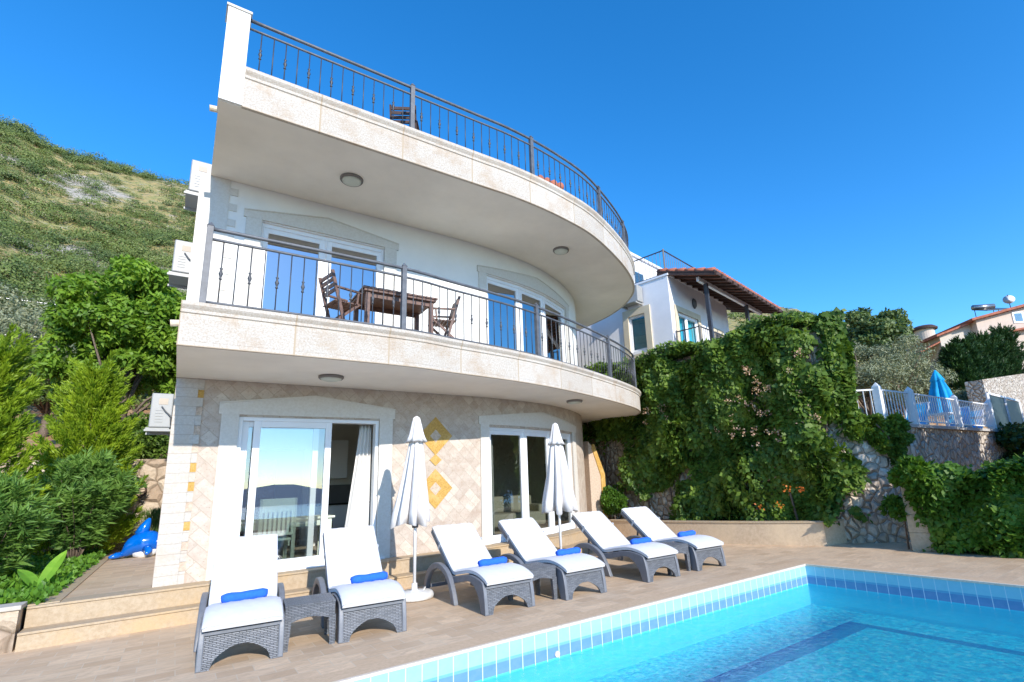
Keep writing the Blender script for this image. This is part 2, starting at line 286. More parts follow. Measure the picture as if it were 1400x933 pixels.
# ------------------------------------------------------------------ mesh helpers
class MB:
    def __init__(s): s.v = []; s.f = []; s.uv = {}
    def face(s, pts, uvs=None):
        i = len(s.v); s.v += [tuple(p) for p in pts]; s.f.append(tuple(range(i, i+len(pts))))
        if uvs: s.uv[len(s.f)-1] = uvs
    def box(s, x0, x1, y0, y1, z0, z1, mat=None):
        P = [(x0, y0, z0), (x1, y0, z0), (x1, y1, z0), (x0, y1, z0), (x0, y0, z1), (x1, y0, z1), (x1, y1, z1), (x0, y1, z1)]
        if mat is not None: P = [tuple(mat @ Vector(p)) for p in P]
        i = len(s.v); s.v += P
        for q in ((0, 3, 2, 1), (4, 5, 6, 7), (0, 1, 5, 4), (1, 2, 6, 5), (2, 3, 7, 6), (3, 0, 4, 7)): s.f.append(tuple(i+k for k in q))
        # uv for each side, metres
        n = len(s.f)
        dx, dy, dz = x1-x0, y1-y0, z1-z0
        for k, (a, b) in zip(range(n-6, n), ((dy, dx), (dx, dy), (dx, dz), (dy, dz), (dx, dz), (dy, dz))):
            s.uv[k] = ((0, 0), (a, 0), (a, b), (0, b))
    def prism(s, poly, z0, z1):
        """vertical prism over xy polygon"""
        n = len(poly); i = len(s.v); s.v += [(x, y, z0) for x, y in poly]+[(x, y, z1) for x, y in poly]
        s.f.append(tuple(i+k for k in reversed(range(n)))); s.f.append(tuple(i+n+k for k in range(n)))
        acc = 0
        for k in range(n):
            j = (k+1) % n; s.f.append((i+k, i+j, i+n+j, i+n+k)); L = math.dist(poly[k], poly[j])
            s.uv[len(s.f)-1] = ((acc, 0), (acc+L, 0), (acc+L, z1-z0), (acc, z1-z0)); acc += L
    def extr(s, poly, fn, a0, a1):
        """extrude 2D poly (u,v) from a0 to a1; fn(u,v,a)->xyz"""
        n = len(poly); i = len(s.v); s.v += [fn(u, v, a0) for u, v in poly]+[fn(u, v, a1) for u, v in poly]
        s.f.append(tuple(i+k for k in reversed(range(n)))); s.uv[len(s.f)-1] = tuple(poly[k] for k in reversed(range(n)))
        s.f.append(tuple(i+n+k for k in range(n))); s.uv[len(s.f)-1] = tuple(poly)
        acc = 0
        for k in range(n):
            j = (k+1) % n; s.f.append((i+k, i+j, i+n+j, i+n+k)); L = math.dist(poly[k], poly[j])
            s.uv[len(s.f)-1] = ((0, acc), (0, acc+L), (abs(a1-a0), acc+L), (abs(a1-a0), acc)); acc += L
    def tube(s, pts, r, k=8, cap=True, closed=False):
        pts = [Vector(p) for p in pts]; rr = r if hasattr(r, '__len__') else [r]*len(pts); i0 = len(s.v)
        up = None
        for a, p in enumerate(pts):
            t = (pts[min(a+1, len(pts)-1)]-pts[max(a-1, 0)]).normalized()
            if up is None: up = t.orthogonal().normalized()
            up = (up-t*up.dot(t))
            up = up.normalized() if up.length > 1e-6 else t.orthogonal().normalized()
            b = t.cross(up)
            for q in range(k):
                th = 2*pi*(q+.5)/k; s.v.append(tuple(p+rr[a]*(cos(th)*up+sin(th)*b)))
        for a in range(len(pts)-1):
            for q in range(k): s.f.append((i0+a*k+q, i0+a*k+(q+1) % k, i0+(a+1)*k+(q+1) % k, i0+(a+1)*k+q))
        if cap: s.f.append(tuple(i0+q for q in reversed(range(k)))); e = i0+(len(pts)-1)*k; s.f.append(tuple(e+q for q in range(k)))
    def lathe(s, prof, c=(0, 0, 0), k=24, fold=0, nf=8):
        i0 = len(s.v)
        for r, z in prof:
            for q in range(k):
                th = 2*pi*q/k; rr = r*(1+fold*cos(nf*th)); s.v.append((c[0]+rr*cos(th), c[1]+rr*sin(th), c[2]+z))
        for a in range(len(prof)-1):
            for q in range(k): s.f.append((i0+a*k+q, i0+a*k+(q+1) % k, i0+(a+1)*k+(q+1) % k, i0+(a+1)*k+q))
        s.f.append(tuple(i0+q for q in reversed(range(k)))); e = i0+(len(prof)-1)*k; s.f.append(tuple(e+q for q in range(k)))
    def bar(s, a, b, w, h=None, up=(0, 0, 1)):
        a = Vector(a); b = Vector(b); h = h or w; t = (b-a).normalized(); u = Vector(up); sd_ = t.cross(u)
        sd_ = sd_.normalized() if sd_.length > 1e-5 else t.orthogonal().normalized(); u = sd_.cross(t)
        i = len(s.v)
        for p in (a, b):
            for x, y in ((-1, -1), (1, -1), (1, 1), (-1, 1)): s.v.append(tuple(p+sd_*x*w/2+u*y*h/2))
        for q in ((3, 2, 1, 0), (4, 5, 6, 7), (0, 1, 5, 4), (1, 2, 6, 5), (2, 3, 7, 6), (3, 0, 4, 7)): s.f.append(tuple(i+k for k in q))
    def build(s, name, mat, parent=None, smooth=False, bevel=0, **props):
        me = bpy.data.meshes.new(name); me.from_pydata(s.v, [], s.f)
        if s.uv:
            L = me.uv_layers.new(name='UVMap')
            for p in me.polygons:
                u = s.uv.get(p.index)
                if u:
                    for k, li in enumerate(p.loop_indices): L.data[li].uv = u[k]
        me.materials.append(M[mat] if isinstance(mat, str) else mat)
        if smooth: me.shade_smooth()
        me.update()
        return link(name, me, parent, bevel, **props)
def link(name, me, parent=None, bevel=0, **props):
    o = bpy.data.objects.new(name, me); COL.objects.link(o)
    if parent: o.parent = parent
    if bevel:
        b = o.modifiers.new('bevel', 'BEVEL'); b.width = bevel; b.segments = 2; b.limit_method = 'ANGLE'; b.angle_limit = R(35)
    for k, v in props.items(): o[k] = v
    return o
def thing(name, label, cat, loc=(0, 0, 0), rz=0, group=None):
    o = bpy.data.objects.new(name, None); COL.objects.link(o); o.location = loc; o.rotation_euler = (0, 0, rz); o.empty_display_size = .2
    o['label'] = label; o['category'] = cat
    if group: o['group'] = group
    return o
def tag(o, label, cat, group=None):
    o['label'] = label; o['category'] = cat
    if group: o['group'] = group
    return o
def kids(o): return [c for c in COL.objects if c.parent == o]
def copy_tree(o, parent=None):
    c = o.copy(); COL.objects.link(c); c.parent = parent
    for ch in kids(o): copy_tree(ch, c)
    return c
def crs(P, n=8):
    P = [Vector(p) for p in P]; P = [2*P[0]-P[1]]+P+[2*P[-1]-P[-2]]; o = []
    for i in range(1, len(P)-2):
        a, b, c, d = P[i-1:i+3]
        for k in range(n):
            t = k/n; o.append(.5*((2*b)+(c-a)*t+(2*a-5*b+4*c-d)*t*t+(3*b-a-3*c+d)*t**3))
    o.append(P[-2]); return o
class Curve:
    def __init__(s, pts, n=8):
        s.p = crs(pts, n) if n else [Vector(p) for p in pts]; s.s = [0]
        for a, b in zip(s.p[:-1], s.p[1:]): s.s.append(s.s[-1]+(b-a).length)
        s.L = s.s[-1]
    def at(s, q):
        q = max(0, min(s.L, q)); i = max(j for j in range(len(s.s)-1) if s.s[j] <= q+1e-9)
        t = (q-s.s[i])/(s.s[i+1]-s.s[i]); p = s.p[i].lerp(s.p[i+1], t)
        a = s.p[max(i-1, 0)] if t < .5 and i > 0 else s.p[i]; b = s.p[min(i+2, len(s.p)-1)] if t >= .5 else s.p[i+1]
        d = (b-a).normalized(); return p, Vector((d.y, -d.x))
    def off(s, q, d):
        p, n = s.at(q); return p+n*d
    def sx(s, X):   # arc position at which x = X
        for i in range(len(s.p)-1):
            if s.p[i].x <= X <= s.p[i+1].x: return s.s[i]+(X-s.p[i].x)/(s.p[i+1].x-s.p[i].x)*(s.s[i+1]-s.s[i])
    def samples(s, a, b, extra=()):
        q = sorted(set([a, b]+[x for x in s.s if a+.02 < x < b-.02]+[x for x in extra if a < x < b])); return q
def sweep(mb, cur, a, b, sec):
    """sweep closed section [(offset outwards, z)] along curve between arc a..b, uv in metres"""
    q = cur.samples(a, b); n = len(sec); i0 = len(mb.v); acc = [0]
    for k in range(n): acc.append(acc[-1]+math.dist(sec[k], sec[(k+1) % n]))
    for t in q:
        p, nn = cur.at(t)
        for d, z in sec: mb.v.append((p.x+nn.x*d, p.y+nn.y*d, z))
    for i in range(len(q)-1):
        for k in range(n):
            j = (k+1) % n; mb.f.append((i0+i*n+k, i0+(i+1)*n+k, i0+(i+1)*n+j, i0+i*n+j))
            mb.uv[len(mb.f)-1] = ((q[i], acc[k]), (q[i+1], acc[k]), (q[i+1], acc[k+1]), (q[i], acc[k+1]))
    mb.f.append(tuple(i0+k for k in range(n))); e = i0+(len(q)-1)*n; mb.f.append(tuple(e+k for k in reversed(range(n))))
def panel(mb, cur, a, b, zlo, zhi, d0, d1, extra=()):
    """thick strip following the curve from offset d0 (inner) to d1 (outer), with bottoms/tops as functions of arc"""
    q = cur.samples(a, b, extra); i0 = len(mb.v)
    fl = (lambda t: zlo) if not callable(zlo) else zlo; fh = (lambda t: zhi) if not callable(zhi) else zhi
    for t in q:
        p, nn = cur.at(t)
        for d, z in ((d1, fl(t)), (d1, fh(t)), (d0, fh(t)), (d0, fl(t))): mb.v.append((p.x+nn.x*d, p.y+nn.y*d, z))
    for i in range(len(q)-1):
        for k in range(4):
            j = (k+1) % 4; mb.f.append((i0+i*4+k, i0+(i+1)*4+k, i0+(i+1)*4+j, i0+i*4+j))
            u0, u1 = q[i], q[i+1]; F = (fl, fh, fh, fl)
            if k == 0 or k == 2: mb.uv[len(mb.f)-1] = ((u0, F[k](u0)), (u1, F[k](u1)), (u1, F[j](u1)), (u0, F[j](u0)))
            else: mb.uv[len(mb.f)-1] = ((u0, 0), (u1, 0), (u1, d1-d0), (u0, d1-d0))
    mb.f.append(tuple(i0+k for k in range(4))); e = i0+(len(q)-1)*4; mb.f.append(tuple(e+k for k in (3, 2, 1, 0)))
def leaves(name, P, D, L, W, mat, parent=None, nrm=None, nj=.45, jit=.35, **props):
    """P (n,3) leaf bases, D (n,3) leaf directions, L, W lengths/widths"""
    P = np.asarray(P, float); n = len(P); D = np.asarray(D, float)+rng.normal(0, jit, (n, 3)); D /= np.linalg.norm(D, axis=1)[:, None]+1e-9
    A = rng.normal(size=(n, 3))
    if nrm is not None:   # leaf blades face outwards, so clumps catch the light on one side
        nn = np.asarray(nrm, float); nn = nn/(np.linalg.norm(nn, axis=1)[:, None]+1e-9); A = nn+rng.normal(0, nj, (n, 3)); A /= np.linalg.norm(A, axis=1)[:, None]
        D = D+rng.normal(0, .6, (n, 3)); D -= A*(D*A).sum(1)[:, None]; D /= np.linalg.norm(D, axis=1)[:, None]+1e-9
    S = np.cross(D, A); S /= np.linalg.norm(S, axis=1)[:, None]+1e-9
    L = (np.full(n, L) if np.isscalar(L) else L)*rng.uniform(.7, 1.25, n); W = (np.full(n, W) if np.isscalar(W) else W)*rng.uniform(.75, 1.2, n)
    V = np.empty((n, 4, 3)); V[:, 0] = P; V[:, 1] = P+D*(L*.45)[:, None]+S*(W*.5)[:, None]; V[:, 2] = P+D*L[:, None]; V[:, 3] = P+D*(L*.45)[:, None]-S*(W*.5)[:, None]
    me = bpy.data.meshes.new(name); me.vertices.add(4*n); me.vertices.foreach_set('co', V.reshape(-1))
    me.loops.add(4*n); me.loops.foreach_set('vertex_index', np.arange(4*n, dtype=np.int32)); me.polygons.add(n); me.polygons.foreach_set('loop_start', np.arange(0, 4*n, 4, dtype=np.int32))
    me.update(calc_edges=True); me.materials.append(M[mat]); return link(name, me, parent, 0, **props)
def blob_points(centers, radii, n, shell=.5):
    """points in clumps: centres (m,3), radii (m,), returns points and outward directions"""
    m = len(centers); k = rng.integers(0, m, n); d = rng.normal(size=(n, 3)); d /= np.linalg.norm(d, axis=1)[:, None]
    r = rng.uniform(shell, 1, n)**.6*radii[k]; return centers[k]+d*r[:, None]*np.array([1, 1, .8]), d
def ell_centers(c, rad, m, shell=.45, low=-.8):
    o = []
    while len(o) < m:
        d = rng.normal(size=3); d /= np.linalg.norm(d)
        if d[2] < low: continue
        o.append(np.array(c)+d*np.array(rad)*rng.uniform(shell, 1))
    return np.array(o)
def tree(name, label, cat, base, cc, rad, mat, nclump=45, nleaf=16000, crad=.42, L=.09, W=.05, trunk_r=.11, group=None, jit=.7, low=-.8, updir=.3):
    t = thing(name, label, cat, base, 0, group); b = np.array(base)
    cc = np.array(cc)-b; C = ell_centers(cc, rad, nclump, .35, low); rr = rng.uniform(.7, 1.25, nclump)*crad
    P, d = blob_points(C, rr, nleaf)
    leaves('crown', P, np.tile([0, 0, -.25], (len(P), 1)), L, W, mat, t, jit=jit, nrm=d+np.array([0, 0, updir]), nj=.5)
    mb = MB(); top = Vector(cc); h = top.z
    pts = [Vector((0, 0, -.3)), Vector((trunk_r*.6, 0, h*.3)), Vector((top.x*.5, top.y*.5+trunk_r, h*.6)), Vector((top.x, top.y, h*.95))]
    mb.tube(pts, [trunk_r*1.2, trunk_r, trunk_r*.75, trunk_r*.3], 8)
    for i in range(0, nclump, max(1, nclump//14)):
        e = Vector(C[i]); s = pts[1].lerp(pts[2], random.random()*1.2); mid = s.lerp(e, .5)+Vector((0, 0, .1*h*random.random()))
        mb.tube([s, mid, e], [trunk_r*.4, trunk_r*.25, trunk_r*.08], 5)
    mb.build('trunk', 'bark', t, True); return t

# ================================================================== THE SETTING
def smooth(a, b, x):
    t = np.clip((x-a)/(b-a), 0, 1); return t*t*(3-2*t)
def ztab(r, K): return np.interp(r, [k[0] for k in K], [k[1] for k in K])
KL = ((0, -1), (16.5, -1), (17.9, -1), (18.1, 2.3), (25, 4.0), (40, 9.0), (60, 17.5), (90, 37), (125, 62.5), (150, 81.2), (175, 84), (420, 70), (900, 40), (1500, 20))
KR = ((0, -1), (15, -1), (20, 2.0), (30, 4.0), (45, 9.3), (60, 13.4), (120, 30), (300, 82), (500, 143), (700, 130), (1500, 60))
def zter(x, y):
    x = np.asarray(x, float); y = np.asarray(y, float); r = np.hypot(x, y); az = np.degrees(np.arctan2(x, y))
    t = np.interp(az, [-14.6, -13.4, -12, -10, -8.7, -6, -3, 0, 15], [.545, .548, .536, .53, .537, .535, .542, .545, .55])/.541
    zl = ztab(r, KL); zl = np.where(r > 30, zl*t, zl)
    T = np.interp(az, [50, 62.4, 64, 65.9, 67.7, 73.8, 79.5, 120], [.36, .285, .268, .252, .236, .195, .164, .0])/.285
    zr = ztab(r, KR); zr = np.where(zr > 3, 3+(zr-3)*T, zr)
    wgt = smooth(18, 50, az); z = zl*(1-wgt)+zr*wgt
    # towards the sea
    back = smooth(84, 125, az)+smooth(-30, -75, az); back = np.clip(back, 0, 1)
    zb = -1-np.maximum(0, r-14)*.28
    zb = np.maximum(zb, -150)
    z = z*(1-back)+zb*back
    k = smooth(4.9, 8.5, y); k = np.where((az > 40) & (x > 0), k, 1); k = 1-(1-k)*(1-smooth(60, 90, r)); z = -1+(z+1)*k
    # roughness
    k = np.clip((r-25)/60, 0, 1)
    z = z+k*(1.6*np.sin(x*.071+1.3*np.sin(y*.05))*np.cos(y*.063)+.7*np.sin(x*.23+y*.17)+.45*np.sin(x*.41-y*.37+2))*np.clip(r/140, .3, 2.2)*np.where(az < 30, np.where(r > 115, .25, .75), 1)
    return z
def ground():
    rs = np.concatenate([np.linspace(0, 17.5, 8), [17.9, 18.1], np.geomspace(18.6, 1500, 150)]); az = np.concatenate([np.linspace(-180, -32, 60), np.linspace(-30, 92, 330), np.linspace(94, 178, 36)])
    Rr, A = np.meshgrid(rs, np.radians(az), indexing='ij'); X = Rr*np.sin(A); Y = Rr*np.cos(A); Z = zter(X, Y); n, m = X.shape
    V = np.stack([X, Y, Z], -1).reshape(-1, 3); F = []
    for i in range(n-1):
        for j in range(m):
            k = (j+1) % m; F.append((i*m+j, i*m+k, (i+1)*m+k, (i+1)*m+j))
    me = bpy.data.meshes.new('hillside'); me.from_pydata(V.tolist(), [], F); me.shade_smooth()
    m_, nn, b = nodes('hillside_soil'); co = coord(nn, 'Object')
    f = noise(nn, co, .045, 6, .65); g = noise(nn, co, .35, 6, .7); h = noise(nn, co, 1.6, 4, .7)
    c = mixc(nn, ramp(nn, g, ((.35, 0), (.65, 1))), (.44, .30, .12), (.25, .26, .08))
    c = mixc(nn, ramp(nn, f, ((.53, 0), (.59, .85))), c, (.46, .41, .37))
    c = mixc(nn, ramp(nn, h, ((.60, 0), (.72, .6))), c, (.40, .37, .31))
    tf = noise(nn, co, 1.1, 5, .75); c = mixc(nn, ramp(nn, tf, ((.50, 0), (.58, .85))), c, (.10, .13, .045)); tg = noise(nn, co, .5, 5, .8, 1); c = mixc(nn, ramp(nn, tg, ((.56, 0), (.64, .8))), c, (.44, .38, .32))
    ge = nn.nodes.new('ShaderNodeNewGeometry'); ln = N(nn, 'ShaderNodeVectorMath', operation='LENGTH'); nn.links.new(ge.outputs['Position'], ln.inputs[0])
    mr = N(nn, 'ShaderNodeMapRange'); mr.inputs['From Min'].default_value = 26; mr.inputs['From Max'].default_value = 60; mr.inputs['To Min'].default_value = .8; mr.inputs['To Max'].default_value = 0; nn.links.new(ln.outputs['Value'], mr.inputs[0])
    c = mixc(nn, mr.outputs[0], c, mixc(nn, ramp(nn, h, ((.4, 0), (.6, 1))), (.40, .17, .08), (.46, .30, .18)))
    nn.links.new(c, b.inputs['Base Color']); b.inputs['Roughness'].default_value = .95; bump(nn, b, h, .8, .4)
    me.materials.append(m_); o = link('hillside_ground', me, None, 0, kind='structure')
ground()
mb = MB(); mb.prism([(25000*cos(a*pi/32), 25000*sin(a*pi/32)) for a in range(64)], -141, -140)
ms, n_, b_ = nodes('sea_water'); b_.inputs['Base Color'].default_value = (.015, .07, .16, 1); b_.inputs['Roughness'].default_value = .25
mb.build('sea', ms, kind='structure')
mb = MB()
for k in range(90):   # coast across the bay, behind the camera, seen mirrored in the glass
    a0 = R(118+k*1.7); a1 = R(118+(k+1)*1.7); h = lambda a: 60+90*sin(a*9)+60*sin(a*23+1)+30*sin(a*51)
    P = [(r*sin(a), r*cos(a), z) for a in (a0, a1) for r, z in ((9000, -141), (11000, h(a)), (14000, -141))]
    mb.face([P[0], P[3], P[4], P[1]]); mb.face([P[1], P[4], P[5], P[2]])
mb.build('distant_hills', simple('distant_coast', (.16, .24, .34), .95, .1, .001), kind='structure', smooth=True)  # bluish haze of distance is put into the coast colour

# deck, pool
PX0, PX1, PY0, PY1 = .45, 8.95, -5.0, 5.18
mb = MB(); cw = .30
for a in ((-14, 15.5, PY1+cw, 20), (PX1+cw, 15.5, -9, PY1+cw), (-14, PX0-cw, -9, PY1+cw), (PX0-cw, PX1+cw, -9, PY0-cw)): mb.box(a[0], a[1], a[2], a[3], -.3, 0)
mb.build('pool_deck', 'deck', kind='structure')
mb = MB()
for a in ((PX0-cw, PX1+cw, PY1+.03, PY1+cw), (PX0-cw, PX1+cw, PY0-cw, PY0-.03), (PX1+.03, PX1+cw, PY0-.03, PY1+.03), (PX0-cw, PX0-.03, PY0-.03, PY1+.03)): mb.box(a[0], a[1], a[2], a[3], -.29, .004)
mb.build('pool_coping', 'coping', kind='structure', bevel=.004)
mb = MB()
for a in ((PX0-.03, PX1+.03, PY1-.012, PY1+.03), (PX0-.03, PX1+.03, PY0-.03, PY0+.012), (PX1-.012, PX1+.03, PY0+.012, PY1-.012), (PX0-.03, PX0+.012, PY0+.012, PY1-.012)): mb.box(a[0], a[1], a[2], a[3], -.022, .006)
mb.build('pool_coping_edge', 'coping_edge', kind='structure')
D = -.64
mb = MB()
def pw(a, b):
    L = math.dist(a, b); mb.face([(*a, D), (*b, D), (*b, -.02), (*a, -.02)], ((0, (D+.75)/.75), (L, (D+.75)/.75), (L, 1), (0, 1)))
pw((PX0, PY1), (PX1, PY1)); pw((PX1, PY1), (PX1, PY0)); pw((PX1, PY0), (PX0, PY0)); pw((PX0, PY0), (PX0, PY1))
mb.build('pool_wall', 'pooltile', kind='structure')
mb = MB(); mb.box(PX0-.1, PX1+.1, PY0-.1, PY1+.1, D-.05, D); mb.build('pool_floor', 'poolfloor', kind='structure')
mb = MB()
mb.box(.9, 8.32, 3.93, 4.25, D, D+.004); mb.box(8.17, 8.32, -4, 3.93, D, D+.004)
mb.build('pool_lane_marking', 'lane', kind='structure')
g = 60; mb = MB()
mb.face([(PX0, PY0, -.325), (PX1, PY0, -.325), (PX1, PY1, -.325), (PX0, PY1, -.325)]); mb.build('pool_water', 'water', kind='structure')
# garden bed and side path left of the house
mb = MB(); mb.prism([(-14, 9.25), (-1.36, 9.25), (-1.36, 18), (-14, 18)], -.3, .40); mb.build('garden_soil', simple('garden_soil', (.16, .10, .06), .95, .3, 4, .5, 20), kind='structure')
mb = MB(); mb.box(-14, -1.36, 9.0, 9.25, -.3, .45); tag(mb.build('rubble_wall', 'flagwall'), 'low flagstone wall holding the garden bed left of the steps', 'wall')
mb = MB(); mb.box(-14, -1.34, 8.97, 9.3, .45, .50); o = mb.build('coping', simple('grey_coping', (.50, .45, .38), .8, .1, 8), None, False, .008); o.parent = bpy.data.objects['rubble_wall']
mb = MB(); mb.box(-1.33, -.16, 9.28, 18, -.3, .432); mb.build('side_path', 'deck', kind='structure')
mb = MB(); mb.box(-1.36, -1.05, 9.31, 17.9, .432, .452); mb.build('path_border', 'step', kind='structure', bevel=.004)

# ------------------------------------------------------------------ the villa
W = Curve([(-.15, 9.6), (2, 9.6), (3.4, 9.6), (4.65, 9.63), (5.6, 9.73), (6.8, 10.0), (7.9, 10.5), (8.85, 11.15), (9.5, 11.8), (9.9, 12.35), (10.2, 13.1), (10.3, 14.5), (10.3, 18)])
P1 = Curve([(-.16, 7.5), (2.5, 7.5), (3.57, 7.66), (4.88, 7.88), (6.05, 8.2), (7.58, 8.78), (9.18, 9.5), (10.2, 10.1), (10.85, 10.75), (11.4, 11.9), (11.5, 13), (11.5, 14.6)])
P2 = Curve([(-.02, 7.48), (3.67, 7.48), (4.85, 7.5), (5.99, 7.66), (7.21, 8.01), (8.97, 8.92), (10.21, 9.87), (10.86, 10.87), (11.19, 11.81), (11.33, 12.8), (11.35, 14.6)])
villa = thing('villa', 'white three storey villa with two curved limestone balconies facing the pool', 'house', (0, 9.6, 0))
vi = villa; villa.location = (0, 0, 0)
G0, G1, S1, F2, C2, R2 = .44, 3.44, 3.44, 4.05, 6.95, 7.58
# steps in front: follow the facade
ST = Curve([(-1.33, 9.6), (0, 9.6), (2, 9.6), (3.4, 9.6), (4.65, 9.63), (5.6, 9.73), (6.8, 10.0), (7.9, 10.5), (8.85, 11.15), (9.6, 11.9)])
stp = thing('entrance_steps', 'two long travertine steps running along the foot of the villa', 'steps', (0, 0, 0))
mb = MB(); sweep(mb, ST, 0, ST.L, [(.65, 0), (.65, .172), (.30, .172), (.30, 0)]); mb.build('riser', 'step', stp)
mb = MB(); sweep(mb, ST, 0, ST.L, [(.67, .173), (.67, .2), (.32, .2), (.32, .173)]); mb.build('tread', 'step', stp, bevel=.004)
mb = MB(); sweep(mb, ST, 0, ST.L, [(.35, .2), (.35, .412), (-.4, .412), (-.4, .0), (.28, 0), (.28, .2)]); mb.build('riser', 'step', stp)
mb = MB(); sweep(mb, ST, 0, ST.L, [(.37, .413), (.37, .44), (-.02, .44), (-.02, .413)]); mb.build('tread', 'step', stp, bevel=.004)
mb = MB(); mb.prism([(9.0, 11.0), (9.9, 11.3), (10.6, 11.0), (12.4, 11.5), (12.4, 18), (9.0, 18)], .0, .38); mb.build('side_terrace', 'step', kind='structure')

xa = lambda X: W.sx(X)
ga, gb, gc, gd = xa(.71), xa(2.93), xa(5.25), xa(8.30)
mb = MB()
panel(mb, W, 0, ga, G0, G1, -.25, 0); panel(mb, W, ga, gb, 2.87, G1, -.25, 0); panel(mb, W, gb, gc, G0, G1, -.25, 0)
panel(mb, W, gc, gd, 2.82, G1, -.25, 0); panel(mb, W, gd, W.L, G0, G1, -.25, 0)
mb.build('ground_floor_wall', 'diag', vi)
mb = MB(); ua = xa(.79); ub = xa(2.93)
panel(mb, W, 0, ua, F2, C2, -.25, 0); panel(mb, W, ua, ub, 6.32, C2, -.25, 0); panel(mb, W, ub, gc, F2, C2, -.25, 0); panel(mb, W, gc, gd, 6.28, C2, -.25, 0); panel(mb, W, gd, W.L, F2, C2, -.25, 0)
mb.build('upper_wall', 'stucco', vi)
mb = MB(); mb.box(-.15, .1, 9.86, 11.0, G0-.4, G1); mb.box(-.15, .1, 13.2, 18, G0-.4, G1); mb.box(-.15, .1, 11.0, 13.2, G0-.4, 1.2); mb.box(-.15, .1, 11.0, 13.2, 2.5, G1); mb.box(-.12, .1, 9.86, 18, G1, C2); mb.box(2.4, 10.3, 17.75, 18, 0, C2); mb.box(-.15, 2.4, 17.75, 18, 2.7, C2); mb.build('side_wall', 'stucco', vi)  # unseen side and rear openings added to let daylight into the room
# slabs
def slab(cur, z0, z1, nm, mat, inset=.03, back=17.6):
    mb = MB(); q = [cur.off(t, -inset) for t in cur.s]; x0 = cur.p[0].x+.004
    mb.prism([(max(p.x, x0), p.y) for p in q]+[(q[-1].x, back), (x0, back)], z0, z1); return mb.build(nm, mat, vi)
slab(P1, S1+.003, 3.99, 'balcony_slab', 'soffit'); slab(P2, C2+.003, 7.54, 'roof_slab', 'soffit')
mb = MB(); q = [P1.off(t, -.2) for t in P1.s]; mb.prism([(p.x, p.y) for p in q]+[(11.3, 17.5), (0, 17.5)], 3.99, F2); mb.build('balcony_floor', 'step', vi)
sec = lambda z, h: [(0, z), (0, z+h*.74), (.018, z+h*.76), (.018, z+h*.83), (.04, z+h*.88), (.055, z+h*.92), (.055, z+h), (-.2, z+h), (-.2, z+.06), (-.05, z)]
mb = MB(); sweep(mb, P1, 0, P1.L, sec(S1, .555)); mb.build('balcony_parapet', 'fascia', vi)
mb = MB(); sweep(mb, P2, P2.sx(.25), P2.L, sec(C2, .62)); mb.build('roof_parapet', 'fascia', vi)
# white end pier of the roof parapet
mb = MB(); mb.box(-.03, .25, 7.47, 7.8, C2+.012, 8.50); mb.build('parapet_pier', 'stucco', vi, bevel=.004)
mb = MB(); mb.box(-.05, .27, 7.45, 7.82, 8.50, 8.54); mb.build('pier_cap', 'cream_trim', vi, bevel=.006)
for loc in ((-.02, 8.2, 7.28), (-.16, 8.0, 3.86)):
    mb = MB(); mb.tube([(loc[0]+.05, loc[1], loc[2]), (loc[0]-.10, loc[1], loc[2]-.02)], .045, 12); mb.build('rain_spout', 'limestone', vi)
# quoins and small stones
mb = MB(); panel(mb, W, 0, xa(.135), G0, G1, -.02, .02)
gap = [(3.14, 3.27), (2.87, 3.0), (2.57, 2.71), (2.30, 2.43), (2.01, 2.15), (1.73, 1.87), (1.44, 1.58), (1.17, 1.30), (.89, 1.02), (.61, .74)]
zz = G0
for lo, hi in reversed(gap): panel(mb, W, xa(.135)-.002, xa(.21), zz, lo, -.02, .02); zz = hi
panel(mb, W, xa(.135)-.002, xa(.21), zz, G1, -.02, .02); mb.build('quoin', 'quoin', vi)
for i, (lo, hi) in enumerate(gap):
    mb = MB(); panel(mb, W, xa(.137), xa(.213), lo+.004, hi-.004, -.01, .012); mb.build('corner_stone', 'gold' if i in (0, 4, 5, 7) else 'tanstone', vi)
mb = MB(); panel(mb, W, 0, xa(.28), F2, C2, -.02, .014); zz = F2
for k in range(10): panel(mb, W, xa(.282), xa(.40), F2+.02+k*.29, F2+.15+k*.29, -.02, .014)
mb.build('quoin', 'cream_trim', vi)
# gold diamond inlays
for zc in (2.60, 1.59):
    for dx, dz, h, mt in ((0, 0, .375, 'gold'), (0, 0, .125, 'tanstone')):
        mb = MB(); pr = .006 if mt == 'gold' else .010
        mb.extr([(4.03-h*.93, zc), (4.03, zc-h), (4.03+h*.93, zc), (4.03, zc+h)], lambda u, v, a: (u, 9.606-a, v), 0, pr+.004); mb.build('diamond_inlay', mt, vi)
mb = MB(); mb.extr([(4.03-.12, 2.135), (4.03, 2.02), (4.03+.12, 2.135), (4.03, 2.25)], lambda u, v, a: (u, 9.606-a, v), 0, .014); mb.build('diamond_inlay', 'gold', vi)
# surrounds with low pediments
def surround(cur, a, b, w, z0, zh, hh, mat, sag=.18):
    mb = MB(); panel(mb, cur, a-w, a, z0, zh, -.02, .03); panel(mb, cur, b, b+w, z0, zh, -.02, .03); mid = (a+b)/2
    top = lambda t: zh+hh+sag*(1-abs(t-mid)/((b-a)/2+w+.04))
    panel(mb, cur, a-w-.04, b+w+.04, zh, top, -.02, .035, extra=(mid,))
    panel(mb, cur, a-w-.04, b+w+.04, lambda t: top(t), lambda t: top(t)+.018, -.02, .05, extra=(mid,))
    return mb.build('door_surround', mat, vi)
surround(W, ga, gb, .24, G0, 2.90, .17, 'cream_trim'); surround(W, gc, gd, .22, G0, 2.86, .15, 'cream_trim', .2)
surround(W, ua, ub, .24, F2, 6.34, .12, 'cream_trim', .2); surround(W, gc, gd, .2, F2, 6.30, .12, 'cream_trim', .2)
